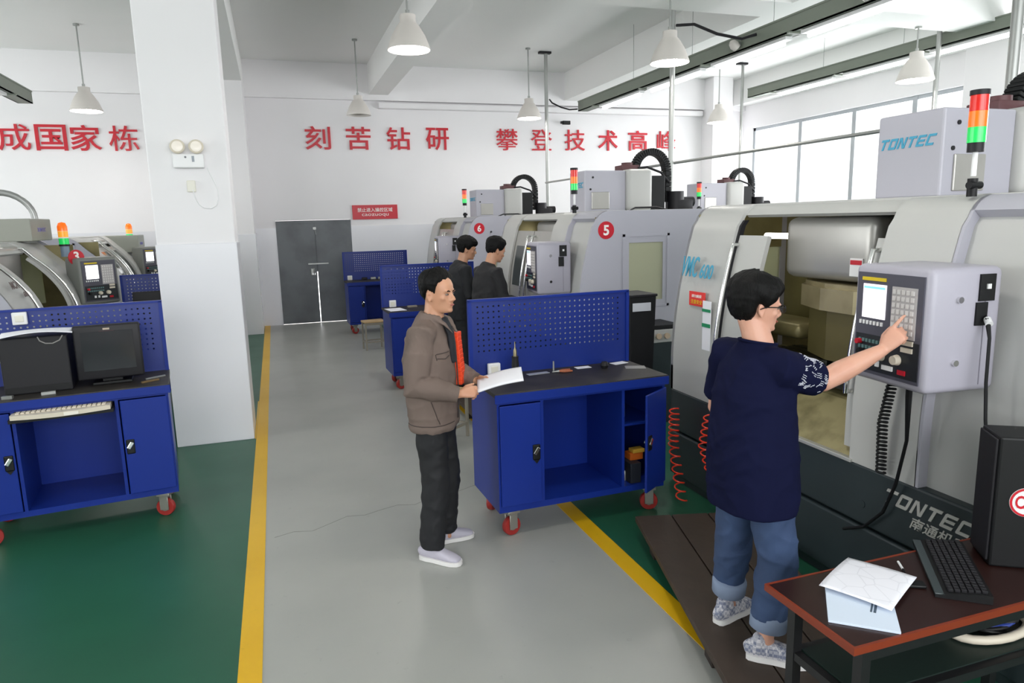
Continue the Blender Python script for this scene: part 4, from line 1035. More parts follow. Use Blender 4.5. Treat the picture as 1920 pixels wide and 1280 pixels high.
o = B().tube([(2.27+.17*math.cos(a)+.13, 1.70+.085*math.sin(a), .474) for a in [2*PI*i/20 for i in range(20)]], [.016]*20, 10, True).obj('cable_loop', CREAM, None, True); tag(o, 'loop of cream cable lying on the shelf below the desk', 'cable')
t = thing('cable_bundle', 'dark tangled cable bundle inside the cream loop below the desk', 'cables', (2.40, 1.70, .458))
random.seed(3)
for i in range(4):
    pts = [(.10*math.cos(a*1.0+i)*(.6+.1*i), .05*math.sin(a+i*.7), .012+.012*i+.006*math.sin(a*2)) for a in [j*.45 for j in range(13)]]
    B().tube(pts, .008, 8).obj('cable', DARK if i != 2 else mat('blue_cable', '#2b3f8e', .5), t, True)

# ------------------------------------------------------------------ stools and things between the carts
def stool(loc, rz, label):
    t = thing('stool', label, 'stool', loc, rz, 'wooden-topped steel stools')
    B().box(-.17, .17, -.13, .13, .44, .465, .006).obj('seat', STOOLW, t)
    for sx in (-1, 1):
        for sy in (-1, 1): B().box(sx*.15-.012, sx*.15+.012, sy*.11-.012, sy*.11+.012, 0, .44).obj('leg', STOOLM, t)
    b = B(); b.box(-.15, .15, -.12, -.10, .12, .14); b.box(-.15, .15, .10, .12, .12, .14); b.box(-.16, -.14, -.11, .11, .12, .14); b.box(.14, .16, -.11, .11, .12, .14); b.box(-.15, .15, -.12, -.10, .40, .44); b.box(-.15, .15, .10, .12, .40, .44)
    b.obj('stretcher', STOOLM, t)
    return t
stool((1.40, 11.25, 0), .12, 'wooden-topped steel stool standing before the tool cart by the steel door')
stool((1.40, 6.15, 0), .7, 'steel stool partly hidden between the blue cart and the man with papers')
# dark bin and oil unit between the two machines
t = thing('chip_bin', 'black tapered bin with white label standing behind the perforated panel', 'bin', (2.87, 5.3, 0))
b = B(); P0 = [(-.10, -.16), (.10, -.16), (.10, .16), (-.10, .16)]
b.prism([(-.10, .12), (.07, .12), (.12, 1.35), (-.12, 1.35)], 'y', -.16, .16); b.obj('body', DARK, t)
B().box(-.10, .07, -.165, -.159, 1.22, 1.29, .002).obj('label', mat('white_worn_label', '#c9cbd0', .5), t)
B().box(-.13, .13, -.17, .17, 1.34, 1.36, .004).obj('rim', DARK2, t)
b = B(); b.box(-.1, .07, -.15, .15, .0, .12); b.obj('plinth', DARK2, t)
t = thing('lubrication_unit', 'grey lubrication unit with pale ports on the dark side of the number 5 machine', 'oil unit', (3.42, 5.98, 0))
B().box(-.22, .22, -.16, .2, .0, .80, .006).obj('tank', MBASE, t)
B().box(-.20, .20, -.17, .1, .80, .93, .01).obj('pump_housing', MGREY, t); B().box(-.23, .23, -.17, .2, .93, .97, .004).obj('lid', DARK, t)
k = B()
for i in range(3): k.cyl((-.10+.09*i, -.172, .865), (-.10+.09*i, -.19, .865), .028, 14)
k.obj('port', mat('tan_port', '#cdb79c', .5), t, True, 40)
# ================================================================== people
def fuse(b, name, m, voxel, it, parent, post=None, label=None):
    bmesh.ops.recalc_face_normals(b.bm, faces=b.bm.faces)
    me = bpy.data.meshes.new(name); b.bm.to_mesh(me); b.bm.free()
    o = bpy.data.objects.new(name, me); COL.objects.link(o)
    r = o.modifiers.new('r', 'REMESH'); r.mode = 'VOXEL'; r.voxel_size = voxel
    s = o.modifiers.new('s', 'SMOOTH'); s.factor = .5; s.iterations = it
    dg = bpy.context.evaluated_depsgraph_get()
    m2 = bpy.data.meshes.new_from_object(o.evaluated_get(dg)); m2.name = name
    o.modifiers.clear(); o.data = m2; bpy.data.meshes.remove(me)
    if post:
        nrm = [v.normal.copy() for v in m2.vertices]
        for v, n in zip(m2.vertices, nrm): v.co = post(v.co.copy(), n)
    m2.materials.clear(); m2.materials.append(m); m2.shade_smooth()
    o.parent = parent
    if label: o['label'] = label
    return o
def skin_mat(name, c, v):
    m = mat(name, c, .45, var=.35, vscale=9, var_hex=v, bump=.05, bscale=200)
    m.node_tree.nodes['Principled BSDF'].inputs['Subsurface Weight'].default_value = .12
    m.node_tree.nodes['Principled BSDF'].inputs['Subsurface Radius'].default_value = (.02, .008, .005)
    return m
HEAD = [  # z, front, back, half width
    (-.004, .066, -.030, .026), (.004, .082, -.040, .040), (.020, .090, -.052, .050), (.045, .092, -.066, .057), (.075, .093, -.080, .064), (.105, .092, -.090, .069),
    (.135, .094, -.096, .073), (.160, .091, -.097, .0735), (.182, .080, -.092, .069), (.202, .058, -.076, .058), (.216, .030, -.052, .040), (.224, .006, -.022, .018)]
def head_ring(z):
    for a, c in zip(HEAD[:-1], HEAD[1:]):
        if a[0] <= z <= c[0]:
            f = (z-a[0])/(c[0]-a[0]); return [a[i]+(c[i]-a[i])*f for i in range(4)]
    return list(HEAD[0] if z < HEAD[0][0] else HEAD[-1])
def head_point(z, a, ex=2.25):
    """point on the bare head at height z above the chin and azimuth a (0 = front)"""
    _, f, bk, hw = head_ring(z)
    c, s = math.cos(a), math.sin(a)
    cx = math.copysign(abs(c)**(2/ex), c); sy = math.copysign(abs(s)**(2/ex), s)
    mid = (f+bk)/2; hl = (f-bk)/2
    y = hw*sy
    if z < .06 and cx > 0: y *= 1-.18*cx
    return Vector((mid+hl*cx, y, z))
def add_head(b, M):
    n = 40; rows = []
    for r in HEAD: rows.append([b.bm.verts.new(M @ head_point(r[0], 2*PI*k/n)) for k in range(n)])
    for a, c in zip(rows[:-1], rows[1:]):
        for k in range(n): b.bm.faces.new((a[k], a[(k+1) % n], c[(k+1) % n], c[k]))
    b.bm.faces.new(rows[0][::-1]); b.bm.faces.new(rows[-1])
    T = lambda *p: M @ Vector(p)
    b.loft([T(.088, 0, .118), T(.096, 0, .100), T(.105, 0, .086), T(.110, 0, .077)], [(.007, .008), (.009, .010), (.011, .011), (.012, .010)], ref=M.to_3x3() @ Vector((1, 0, 0)), n=12)
    b.sphere(T(.098, .011, .073), .010, 12); b.sphere(T(.098, -.011, .073), .010, 12)
    R3 = M.to_3x3().to_4x4()
    b.sphere(T(.090, 0, .051), .012, 14, (.75, 1.9, .62), R3); b.sphere(T(.089, 0, .041), .012, 14, (.8, 1.6, .7), R3)
    b.sphere(T(.083, 0, .014), .016, 14, (.8, 1.4, .9), R3)
    b.sphere(T(.085, .032, .124), .014, 12, (.7, 1.7, .55), R3); b.sphere(T(.085, -.032, .124), .014, 12, (.7, 1.7, .55), R3)
    for s in (-1, 1):
        b.sphere(T(.060, s*.046, .085), .020, 12, (1, .7, .9), R3)
        E = R3 @ Matrix.Rotation(s*-.35, 4, 'Z') @ Matrix.Rotation(-.18, 4, 'Y')
        b.sphere(T(-.010, s*.0745, .098), .030, 16, (.62, .28, 1.0), E)
        b.sphere(T(-.006, s*.0775, .074), .012, 12, (.8, .6, 1.0), E)
def face_dents(M, extra=None):
    eyes = [M @ Vector((.098, s*.031, .108)) for s in (-1, 1)]; d = (M.to_3x3() @ Vector((-1, 0, 0))).normalized()
    ears = [(M @ Vector((-.006, s*.083, .098)), (M.to_3x3() @ Vector((0, -s, 0))).normalized()) for s in (-1, 1)]
    mouth = M @ Vector((.105, 0, .0465)); lat = (M.to_3x3() @ Vector((0, 1, 0))).normalized(); upv = (M.to_3x3() @ Vector((0, 0, 1))).normalized()
    def post(p, n):
        for e in eyes:
            q = (p-e).length
            if q < .04: p = p + d*.0075*math.exp(-(q/.014)**2)
        for e, dd in ears:
            q = (p-e).length
            if q < .04: p = p + dd*.007*math.exp(-(q/.010)**2)
        r = p-mouth
        if r.length < .035 and abs(r.dot(lat)) < .024: p = p + d*.0035*math.exp(-(r.dot(upv)/.0028)**2)
        return p if not extra else extra(p, n)
    return post
def hair(parent, M, line, thick, m, seed=0, spike=.006, name='hair', fringe=None):
    """a closed cap of hair: stands off the head above the hairline, sinks into it below"""
    b = B(); nz, na = 60, 132; rows = []
    for i in range(nz+1):
        z = .015+(.2238-.015)*i/nz
        row = []
        for k in range(na):
            a = 2*PI*k/na; aa = abs((a+PI) % (2*PI)-PI)
            p = head_point(z, a)
            nrm = (p-Vector((0, 0, .115))); nrm.normalize()
            h = line(aa)+.007*noise.noise(Vector((a*7, seed, .3)))+.005*noise.noise(Vector((a*19, seed, 1.3)))
            f = max(0, min(1, (z-h)/.030))
            f = f*f*(3-2*f)
            up = max(0, (z-.12)/.1)
            t = thick(aa, z)
            q = p*38+Vector((seed*7.1, 0, 0)); nz_ = noise.noise(Vector((q.x*.7, q.y*.9, q.z*.35)))+.5*noise.noise(q*1.9)
            off = -.010*(1-f)+f*(t*min(1, .45+(z-h)/.09)+spike*nz_+.0018*noise.noise(Vector((math.cos(a)*26+seed, math.sin(a)*26, z*22))))
            row.append(b.bm.verts.new(M @ (p+nrm*off)))
        rows.append(row)
    for a_, c_ in zip(rows[:-1], rows[1:]):
        for k in range(na): b.bm.faces.new((a_[k], a_[(k+1) % na], c_[(k+1) % na], c_[k]))
    b.bm.faces.new(rows[0][::-1])
    top = b.bm.verts.new(M @ Vector((-.01, 0, .2238+thick(0, .22)+.001)))
    for k in range(na): b.bm.faces.new((rows[-1][k], rows[-1][(k+1) % na], top))
    return b.obj(name, m, parent, True, 180)
def interp(tbl):
    def f(a):
        for (x0, y0), (x1, y1) in zip(tbl[:-1], tbl[1:]):
            if a <= x1: return y0+(y1-y0)*(a-x0)/(x1-x0)
        return tbl[-1][1]
    return f
def hand(b, M, s, curls, thumb=(.5, .3), sc=1.0):
    """palm along +x, palm facing -z, thumb on the side s (+1 = +y)"""
    T = lambda x, y, z: M @ Vector((x*sc, y*sc, z*sc))
    up = M.to_3x3() @ Vector((0, 0, 1))
    b.loft([T(-.015, 0, 0), T(.01, 0, 0), T(.04, s*.001, 0), (T(.07, 0, 0)), T(.086, -s*.001, -.001)], [(.023*sc, .018*sc), (.027*sc, .017*sc), (.036*sc, .015*sc), (.040*sc, .013*sc), (.038*sc, .011*sc)], ref=up, n=16, ex=2.4)
    L = (.072, .080, .076, .060); yb = (.030, .010, -.011, -.030)
    for i in range(4):
        c = curls[i]
        base = Vector((.084-(.004 if i in (0,) else 0)-(.010 if i == 3 else 0), s*yb[i], 0)); pts = [base+Vector((-.012, 0, 0)), base]
        a = 0; seg = (.46, .31, .27); p = base.copy(); spread = s*yb[i]*.9
        for j in range(3):
            a += c[j]
            p = p+Vector((math.cos(a), spread*.6, -math.sin(a)))*L[i]*seg[j]
            pts.append(p.copy())
        b.loft([T(*q) for q in pts], [.0098*sc, .0098*sc, .0088*sc, .0080*sc, .0066*sc], ref=up, n=10)
    p0 = Vector((.018, s*.018, -.006)); d1 = Vector((.72, s*.62, -thumb[0])).normalized(); d2 = Vector((.92, s*.22, -thumb[1])).normalized()
    p1 = p0+d1*.040; p2 = p1+d2*.030; p3 = p2+d2*.024
    b.loft([T(*q) for q in (p0, p1, p2, p3)], [.015*sc, .0115*sc, .010*sc, .0075*sc], ref=up, n=10)
def aim(o, x, z):
    """matrix at o whose x axis follows x and whose z axis is near z"""
    x = Vector(x).normalized(); z = Vector(z); y = z.cross(x).normalized(); z = x.cross(y)
    m = Matrix((x, y, z)).transposed().to_4x4(); m.translation = Vector(o); return m
def folds(amp, fx=9, fz=16, seed=0, zlo=-9, zhi=9):
    def f(p, n):
        q = Vector((p.x*fx, p.y*fx, p.z*fz+2.2*noise.noise(Vector((p.x*5, p.y*5, seed)))))
        w = noise.noise(q+Vector((seed*3.7, 0, 0)))+.45*noise.noise(q*2.1)
        k = 1-abs(noise.noise(Vector((p.x*6+seed, p.y*6, p.z*9))))*2.6
        return p+n*(amp*w+amp*.8*max(0, k)**2)
    return f
def shoe(root, an, a, m_up, m_sole, name='shoe', sc=1.0, label=None, collar=None, bandm=None):
    M = Matrix.Translation((an[0], an[1], 0)) @ Matrix.Rotation(a, 4, 'Z') @ Matrix.Scale(sc, 4)
    b = B()
    T = lambda x, y, z: M @ Vector((x, y, z))
    b.loft([T(-.070, 0, .048), T(-.045, 0, .055), T(0, 0, .056), (T(.05, 0, .050)), T(.10, 0, .042), T(.14, 0, .035), T(.168, 0, .030)],
           [(.026, .030), (.033, .040), (.036, .044), (.039, .036), (.043, .027), (.042, .021), (.034, .016)], ref=(0, 0, 1), n=20, ex=2.3)
    b.loft([T(-.015, 0, .05), T(-.018, 0, .10)], [(.033, .045), (.032, .044)], ref=(1, 0, 0), n=18)
    up = fuse(b, name, m_up, .005, 4, root, None, label)
    out = [(-.080, .018), (-.070, .030), (-.03, .037), (.03, .038), (.09, .046), (.14, .046), (.175, .034), (.190, .014)]
    pl = [(x, y) for x, y in out]+[(x, -y) for x, y in out[::-1]]
    s = B(); s.prism(pl, 'z', .002, .026); s.xform(M); s.obj('sole', m_sole, up, True, 50)
    if bandm:
        c = B(); c.loft([T(-.018, 0, .098), T(-.019, 0, .108)], [(.0345, .0465), (.0335, .0455)], ref=(1, 0, 0), n=24, cap=False); c.obj('collar_band', bandm, up, True, 60)
    return up
def eyes(root, M, closed=.0):
    for s in (-1, 1):
        b = B(); b.sphere(M @ Vector((.0815, s*.031, .107)), .0105, 14, (1, 1.15, .55), M.to_3x3().to_4x4()); e = b.obj('eye', mat('eye_white', '#80756f', .4), root, True)
        b = B(); b.sphere(M @ Vector((.0885, s*.031, .1075)), .0056, 12, (.8, 1, .9), M.to_3x3().to_4x4()); b.obj('iris', mat('dark_iris', '#1c1412', .2), e, True)
        b = B(); b.tube([M @ Vector((.094, s*.014, .1225)), M @ Vector((.095, s*.030, .1285)), M @ Vector((.084, s*.050, .1245))], [.0026, .0034, .0018], 8); b.obj('eyebrow', mat('black_hair', '#060505', .6, spec=.2), root, True)
    b = B(); b.sphere(M @ Vector((.0975, 0, .046)), .011, 16, (.35, 1.9, .55), M.to_3x3().to_4x4()); b.obj('lips', mat('lip_skin', '#a8665c', .4), root, True)
HAIRM = mat('black_hair', '#060505', .6, spec=.2)
hb_ = HAIRM.node_tree
tc_ = hb_.nodes.new('ShaderNodeTexCoord'); mp_ = hb_.nodes.new('ShaderNodeMapping'); mp_.inputs['Scale'].default_value = (260, 260, 30)
no_ = hb_.nodes.new('ShaderNodeTexNoise'); no_.inputs['Scale'].default_value = 1.0; bp_ = hb_.nodes.new('ShaderNodeBump'); bp_.inputs['Strength'].default_value = .6; bp_.inputs['Distance'].default_value = .004
hb_.links.new(tc_.outputs['Object'], mp_.inputs[0]); hb_.links.new(mp_.outputs[0], no_.inputs['Vector']); hb_.links.new(no_.outputs['Fac'], bp_.inputs['Height']); hb_.links.new(bp_.outputs[0], hb_.nodes['Principled BSDF'].inputs['Normal'])

def body(root, J, headM, skin, hands, voxel, k=1.0, ka=1.0):
    """one continuous figure: trunk, neck, head, arms with hands, legs"""
    b = B(); V = Vector
    pe, ch, ne = V(J['pelvis']), V(J['chest']), V(J['neck'])
    b.loft([pe-V((0, 0, .06)), pe+V((0, 0, .08)), (pe+ch)/2, ch, ch+(ne-ch)*.6], [(.125*k, .09*k), (.12*k, .09*k), (.115*k, .085*k), (.135*k, .09*k), (.12*k, .07*k)], ref=(1, 0, 0), n=20)
    hb = headM @ V((-.018, 0, .06))
    b.loft([ne-V((0, 0, .05)), ne, (ne+hb)/2, hb], [(.085, .07), (.060, .062), (.054, .058), (.052, .060)], ref=(1, 0, 0), n=18)
    add_head(b, headM)
    for s in ('R', 'L'):
        sh, el, wr = V(J['sh'+s]), V(J['el'+s]), V(J['wr'+s])
        b.loft([ch+(sh-ch)*.55+V((0, 0, .03)), sh, sh+(el-sh)*.35, sh+(el-sh)*.75, el, el+(wr-el)*.3, el+(wr-el)*.7, wr], [.055*k, .050*k, .046*ka, .042*ka, .039*ka, .041*ka, .033*ka, (.026*ka, .024*ka)], ref=(.3, .2, 1), n=14)
        M, side, curls, thumb, sc = hands[s]
        hand(b, M, side, curls, thumb, sc)
        hi, kn, an = V(J['hip'+s]), V(J['kn'+s]), V(J['an'+s])
        b.loft([hi, hi+(kn-hi)*.5, kn, kn+(an-kn)*.3, an], [.075*k, .062*k, .048*k, .046*k, .030], ref=(1, 0, 0), n=14)
        b.loft([an, V((an.x+.02, an.y, .05+J.get('fz', 0)))], [.032, .03], ref=(1, 0, 0), n=12)
    return fuse(b, 'body', skin, voxel, 3, root, face_dents(headM))
def trousers(root, J, m, r, name='trousers', seed=1, voxel=.009, ank=None, amp=.006, seat=(.165, .125), zhem=.09):
    b = B(); V = Vector
    pe = V(J['pelvis'])
    b.loft([pe+V((0, 0, .10)), pe+V((-.01, 0, .0)), pe+V((-.01, 0, -.07))], [(seat[0]*.95, seat[1]*.95), seat, (seat[0]*.96, seat[1]*.94)], ref=(1, 0, 0), n=24, ex=2.3)
    for s in ('R', 'L'):
        hi, kn, an = V(J['hip'+s]), V(J['kn'+s]), V(J['an'+s])
        end = V((an.x, an.y, zhem))
        b.loft([hi+V((0, 0, .0)), hi+(kn-hi)*.45, kn, kn+(end-kn)*.35, kn+(end-kn)*.8, end], [r[0], r[0]*.90, r[1], r[1]*.98, r[2]*1.02, r[2]], ref=(1, 0, 0), n=18, ck=(1, .1))
    return fuse(b, name, m, voxel, 5, root, folds(amp, 8, 13, seed))

# ---------------------------------------------------------------- the man with papers
def man_papers():
    t = thing('person', 'man in a taupe work jacket and black trousers standing in the aisle, holding white papers', 'person', (.85, 3.965, 0), math.radians(-30))
    J = dict(pelvis=(-.03, 0, .90), chest=(-.035, 0, 1.27), neck=(-.01, 0, 1.445), shR=(-.03, -.175, 1.385), shL=(-.02, .175, 1.385), elR=(-.055, -.235, 1.10), elL=(-.02, .235, 1.11),
             wrR=(.165, -.145, 1.03), wrL=(.21, .10, 1.055), hipR=(-.03, -.085, .86), hipL=(-.03, .085, .86), knR=(-.005, -.105, .48), knL=(.0, .10, .48), anR=(-.04, -.13, .09), anL=(-.03, .115, .09))
    HM = Matrix.Translation((.022, 0, 1.484)) @ Matrix.Rotation(math.radians(-16), 4, 'Z') @ Matrix.Rotation(math.radians(1), 4, 'Y')
    skin = skin_mat('warm_skin', '#c99678', '#b57a60')
    hR = aim((.175, -.138, 1.033), (.88, .42, .10), (.25, -.80, .55)); hL = aim((.22, .095, 1.058), (.88, -.35, .10), (.2, .80, .55))
    cur = [(.55, .95, .5), (.70, 1.0, .55), (.80, 1.05, .55), (.9, 1.1, .55)]
    body(t, J, HM, skin, {'R': (hR, 1, cur, (.1, .3), .95), 'L': (hL, -1, cur, (.1, .3), .95)}, .0055)
    eyes(t, HM)
    line = interp([(0, .184), (.45, .182), (.8, .172), (1.05, .156), (1.22, .135), (1.36, .098), (1.55, .098), (1.75, .118), (2.0, .080), (2.4, .050), (PI, .045)])
    hair(t, HM, line, lambda a, z: .006+.026*max(0, (z-.10)/.12)*(1.15 if a < 1 else .8)+(.005 if a > 1.8 and z > .09 else 0), HAIRM, 1, .008)
    JK = mat('taupe_jacket_cloth', '#74665f', .85, spec=.15, var=.25, vscale=5, bump=.15, bscale=350)
    b = B(); V = Vector
    b.loft([(-.03, 0, .795), (-.03, 0, .83), (-.035, 0, .95), (-.04, 0, 1.08), (-.045, 0, 1.22), (-.042, 0, 1.33), (-.03, 0, 1.405), (-.015, 0, 1.455)],
           [(.185, .130), (.192, .138), (.200, .142), (.205, .145), (.208, .142), (.195, .125), (.135, .098), (.075, .078)], ref=(1, 0, 0), n=28, ex=2.3, ck=(.06, .3))
    for s, sg in (('R', -1), ('L', 1)):
        sh, el, wr = V(J['sh'+s]), V(J['el'+s]), V(J['wr'+s])
        b.loft([V((-.03, sg*.10, 1.375)), sh+V((0, sg*.005, -.01)), sh+(el-sh)*.4, sh+(el-sh)*.8, el+V((-.012, 0, -.005)), el+(wr-el)*.35, el+(wr-el)*.75, el+(wr-el)*.93], [.075, .082, .078, .074, .076, .066, .054, .047], ref=(.3, .2, 1), n=18, ck=(1, .1))
    # collar
    for i in range(13):
        a = -2.45+4.9*i/12
        b.sphere((-.015-.064*math.cos(a), .066*math.sin(a), 1.470-.020*(1-math.cos(a))*.75), .017, 10, (1, 1, 1.5))
    for sg in (-1, 1): b.loft([(.02, sg*.062, 1.452), (.075, sg*.055, 1.42), (.115, sg*.035, 1.365)], [(.022, .010), (.024, .009), (.010, .006)], ref=(1, 0, .8), n=12)
    def post(p, n):
        p = folds(.0065, 9, 7, 4)(p, n)
        if p.z < .86: p = p+n*(.004*math.sin(PI*min(1, max(0, (p.z-.80)/.05))))
        return p
    jk = fuse(b, 'jacket', JK, .007, 5, t, post)
    # front opening with bright lining, pocket flap and hem seam
    li = B(); n = 14
    def fx(z): return .128 if z > 1.3 else .128+.016*min(1, (1.3-z)/.2)
    for z0, z1 in [(1.04+.026*i, 1.04+.026*(i+1)) for i in range(12)]:
        li.box(fx(z0)-.03-.02, fx(z0)-.008, .045, .125, z0, z1+.001, .003, 1)
    li.obj('jacket_lining', mat('orange_lining', '#f0491c', .6), jk, False)
    u = B(); u.loft([(.055, 0, 1.44), (.09, 0, 1.36), (.100, 0, 1.2)], [(.05, .018), (.04, .02), (.03, .02)], ref=(1, 0, .2), n=14); u.obj('undershirt', mat('dark_undershirt', '#22242a', .8), t, True)
    z = B(); z.tube([(.098, .012, 1.40), (.112, .014, 1.30), (.118, .014, 1.15), (.122, .012, 1.0), (.115, .01, .85)], .004, 6); z.obj('zip', mat('dark_zip', '#3b3634', .5, .4), jk, True)
    for s in ('R', 'L'):
        el, wr = V(J['el'+s]), V(J['wr'+s]); d = (wr-el)
        cu = B(); cu.loft([el+d*.86, el+d*.985], [.049, .046], ref=(.3, .2, 1), n=18, cap=False); cu.obj('cuff', JK, jk, True, 60)
    from mathutils.bvhtree import BVHTree
    bv = BVHTree.FromObject(jk, bpy.context.evaluated_depsgraph_get())
    def seam(pts, d, name='pocket_seam', rad=.0028):
        d = V(d); out = []
        for p in pts:
            h_ = bv.ray_cast(V(p)-d*.6, d, 1.0)
            if h_[0] is not None: out.append(h_[0]-d*.001)
        if len(out) > 2: B().tube(out, rad, 6).obj(name, mat('jacket_seam', '#453b37', .85), jk, True)
    seam([(0, -.055-.105*i/10, 1.262) for i in range(11)], (-1, 0, 0)); seam([(0, -.055-.105*i/10, 1.228+.010*abs(i-5)/5) for i in range(11)], (-1, 0, 0))
    seam([(0, -.165, 1.262-.034*i/5) for i in range(6)], (-1, 0, 0))
    seam([(.02+.035*i/8, 0, .995-.14*i/8) for i in range(9)], (0, 1, 0)); seam([(0, -.05-.14*i/12, .845) for i in range(13)], (-1, 0, 0), 'hem_seam')
    seam([(-.15+.25*i/14, 0, .845) for i in range(15)], (0, 1, 0), 'hem_seam')
    trousers(t, J, mat('black_trouser_cloth', '#15161a', .75, var=.2), (.098, .080, .072), zhem=.085, seed=2, amp=.007)
    SH = mat('pale_grey_canvas', '#b9b5c2', .75, bump=.1, bscale=300); SO = mat('white_rubber_sole', '#e4e2e0', .5); NV = mat('navy_band', '#28305a', .7)
    shoe(t, (-.04, -.13), math.radians(-12), SH, SO, 'shoe', 1.03, None, None, NV); shoe(t, (-.03, .115), math.radians(36), SH, SO, 'shoe', 1.0, None, None, NV)
    # the papers he holds
    R = Matrix.Translation((.85, 3.965, 0)) @ Matrix.Rotation(math.radians(-30), 4, 'Z')
    p = B(); p.grid(lambda u_, v_: (u_*.27, (v_-.5)*.20, .010*math.sin(u_*3)+.006*math.sin(v_*4)), 14, 8)
    o = p.obj('papers', PAPER, None, True); md = o.modifiers.new('thickness', 'SOLIDIFY'); md.thickness = .007; md.offset = 0
    Mx = R @ Matrix.Translation((.245, -.01, 1.055)) @ Matrix.Rotation(math.radians(12), 4, 'Z') @ Matrix.Rotation(math.radians(-13), 4, 'Y') @ Matrix.Rotation(math.radians(12), 4, 'X')
    o.location = Mx.to_translation(); o.rotation_euler = Mx.to_euler()
    tag(o, 'sheaf of white papers held out by the man in the taupe jacket', 'papers')
man_papers()

# ---------------------------------------------------------------- the man at the control box
def man_navy():
    BX, BY, BZ = 1.885, 2.33, .14
    t = thing('person', 'man with glasses in a navy T-shirt and jeans pressing keys on the machine control box', 'person', (BX, BY, BZ), 0.0)
    J = dict(pelvis=(-.055, .0, .84), chest=(-.02, .06, 1.16), neck=(-.005, .07, 1.335), shR=(-.02, -.085, 1.25), shL=(-.03, .225, 1.265), elR=(.235, -.045, 1.165), elL=(-.03, .30, 1.0),
             wrR=(.475, -.10, 1.280), wrL=(.10, .29, .82), hipR=(-.05, -.085, .80), hipL=(-.05, .095, .80), knR=(-.005, -.105, .44), knL=(-.035, .145, .44), anR=(-.055, -.115, .095), anL=(-.02, .20, .095))
    HM = Matrix.Translation((-.015, .09, 1.380)) @ Matrix.Rotation(math.radians(-14), 4, 'Z') @ Matrix.Rotation(math.radians(6), 4, 'Y') @ Matrix.Scale(.94, 4)
    skin = skin_mat('fair_skin', '#d6a38c', '#c4846e')
    hR = aim((.486, -.105, 1.288), (.48, -.36, .80), (-.62, -.55, .42)); hL = aim((.125, .27, .815), (.2, 0, -1), (.4, .9, .1))
    point = [(.05, .05, .05), (.85, 1.2, .7), (.95, 1.25, .8), (1.0, 1.25, .8)]; rel = [(.3, .4, .3)]*4
    body(t, J, HM, skin, {'R': (hR, 1, point, (.55, .75), 1.02), 'L': (hL, -1, rel, (.1, .3), .95)}, .0055, 1.0, 1.18)
    eyes(t, HM)
    line = interp([(0, .150), (.5, .146), (.8, .150), (1.05, .140), (1.25, .105), (1.5, .090), (1.75, .105), (1.95, .055), (2.4, .030), (PI, .026)])
    hair(t, HM, line, lambda a, z: .012+.026*max(0, min(1, (z-.05)/.12))+(.010 if a > 1.9 else 0), HAIRM, 5, .006)
    # glasses
    g = B(); R3 = HM
    for s in (-1, 1):
        g.tube([R3 @ Vector((.108, s*.033+.023*math.cos(a), .105+.017*math.sin(a))) for a in [2*PI*i/18 for i in range(18)]], .0022, 6, True)
        g.tube([R3 @ Vector((.107, s*.056, .112)), R3 @ Vector((.07, s*.074, .114)), R3 @ Vector((.01, s*.0815, .112)), R3 @ Vector((-.02, s*.081, .100))], .0024, 6)
    g.tube([R3 @ Vector((.109, -.010, .108)), R3 @ Vector((.113, 0, .110)), R3 @ Vector((.109, .010, .108))], .002, 6)
    g.obj('glasses', mat('black_frames', '#121214', .3), t, True)
    # T-shirt
    NAVY = bpy.data.materials.new('navy_cotton'); NAVY.use_nodes = True
    nt = NAVY.node_tree; pb = nt.nodes['Principled BSDF']; pb.inputs['Roughness'].default_value = .85; pb.inputs['Base Color'].default_value = (*lin('#121531'), 1); pb.inputs['Specular IOR Level'].default_value = .08
    V = Vector
    def sleeve(b, s, sg, r0):
        sh, el = V(J['sh'+s]), V(J['el'+s]); c = V(J['chest'])+V((.0, sg*.09, .085))
        b.loft([c, sh, sh+(el-sh)*.45, sh+(el-sh)*.80], [.082, .084, .077, .073], ref=(.3, .2, 1), n=20, ck=(1, .06))
    b = B()
    b.loft([(-.062, -.002, .655), (-.062, -.002, .70), (-.062, .008, .84), (-.055, .025, .98), (-.035, .05, 1.12), (-.02, .062, 1.225), (-.012, .066, 1.29), (-.006, .07, 1.325)],
           [(.190, .162), (.193, .166), (.194, .166), (.188, .155), (.186, .145), (.165, .120), (.115, .092), (.080, .076)], ref=(1, 0, 0), n=28, ex=2.35, ck=(.05, .1))
    sleeve(b, 'R', -1, 0); sleeve(b, 'L', 1, 0)
    fl0 = folds(.005, 7, 11, 9)
    creases = [((-.13, 1.06), (.15, .84), .009), ((-.16, .98), (.06, .80), .007), ((-.15, 1.13), (-.02, 1.04), .007), ((.16, 1.0), (.02, .86), .006), ((-.10, .78), (.14, .74), .007), ((-.17, .90), (-.02, .80), .006)]
    def tshirt_folds(p, n):
        for (y0, z0), (y1, z1), am in creases:
            if p.x > .03: break
            dy, dz = y1-y0, z1-z0; L2 = dy*dy+dz*dz
            u = ((p.y-y0)*dy+(p.z-z0)*dz)/L2; d = ((p.y-y0)*dz-(p.z-z0)*dy)/math.sqrt(L2)
            w_ = max(0, 1-abs(u-.5)*1.9)
            if w_ > 0: p = p+n*am*w_*(math.exp(-(d/.014)**2)-.6*math.exp(-((d-.026)/.014)**2))
        return fl0(p, n)
    ts = fuse(b, 't_shirt', NAVY, .007, 5, t, tshirt_folds)
    # white scribble print on the sleeve: short strokes lying on the cloth
    from mathutils.bvhtree import BVHTree
    dg = bpy.context.evaluated_depsgraph_get(); bv = BVHTree.FromObject(ts, dg)
    sh, el = V(J['shR']), V(J['elR']); ax = (el-sh).normalized(); rnd = random.Random(11)
    pr = B(); u0 = ax.cross(V((0, 0, 1))).normalized(); w0 = u0.cross(ax)
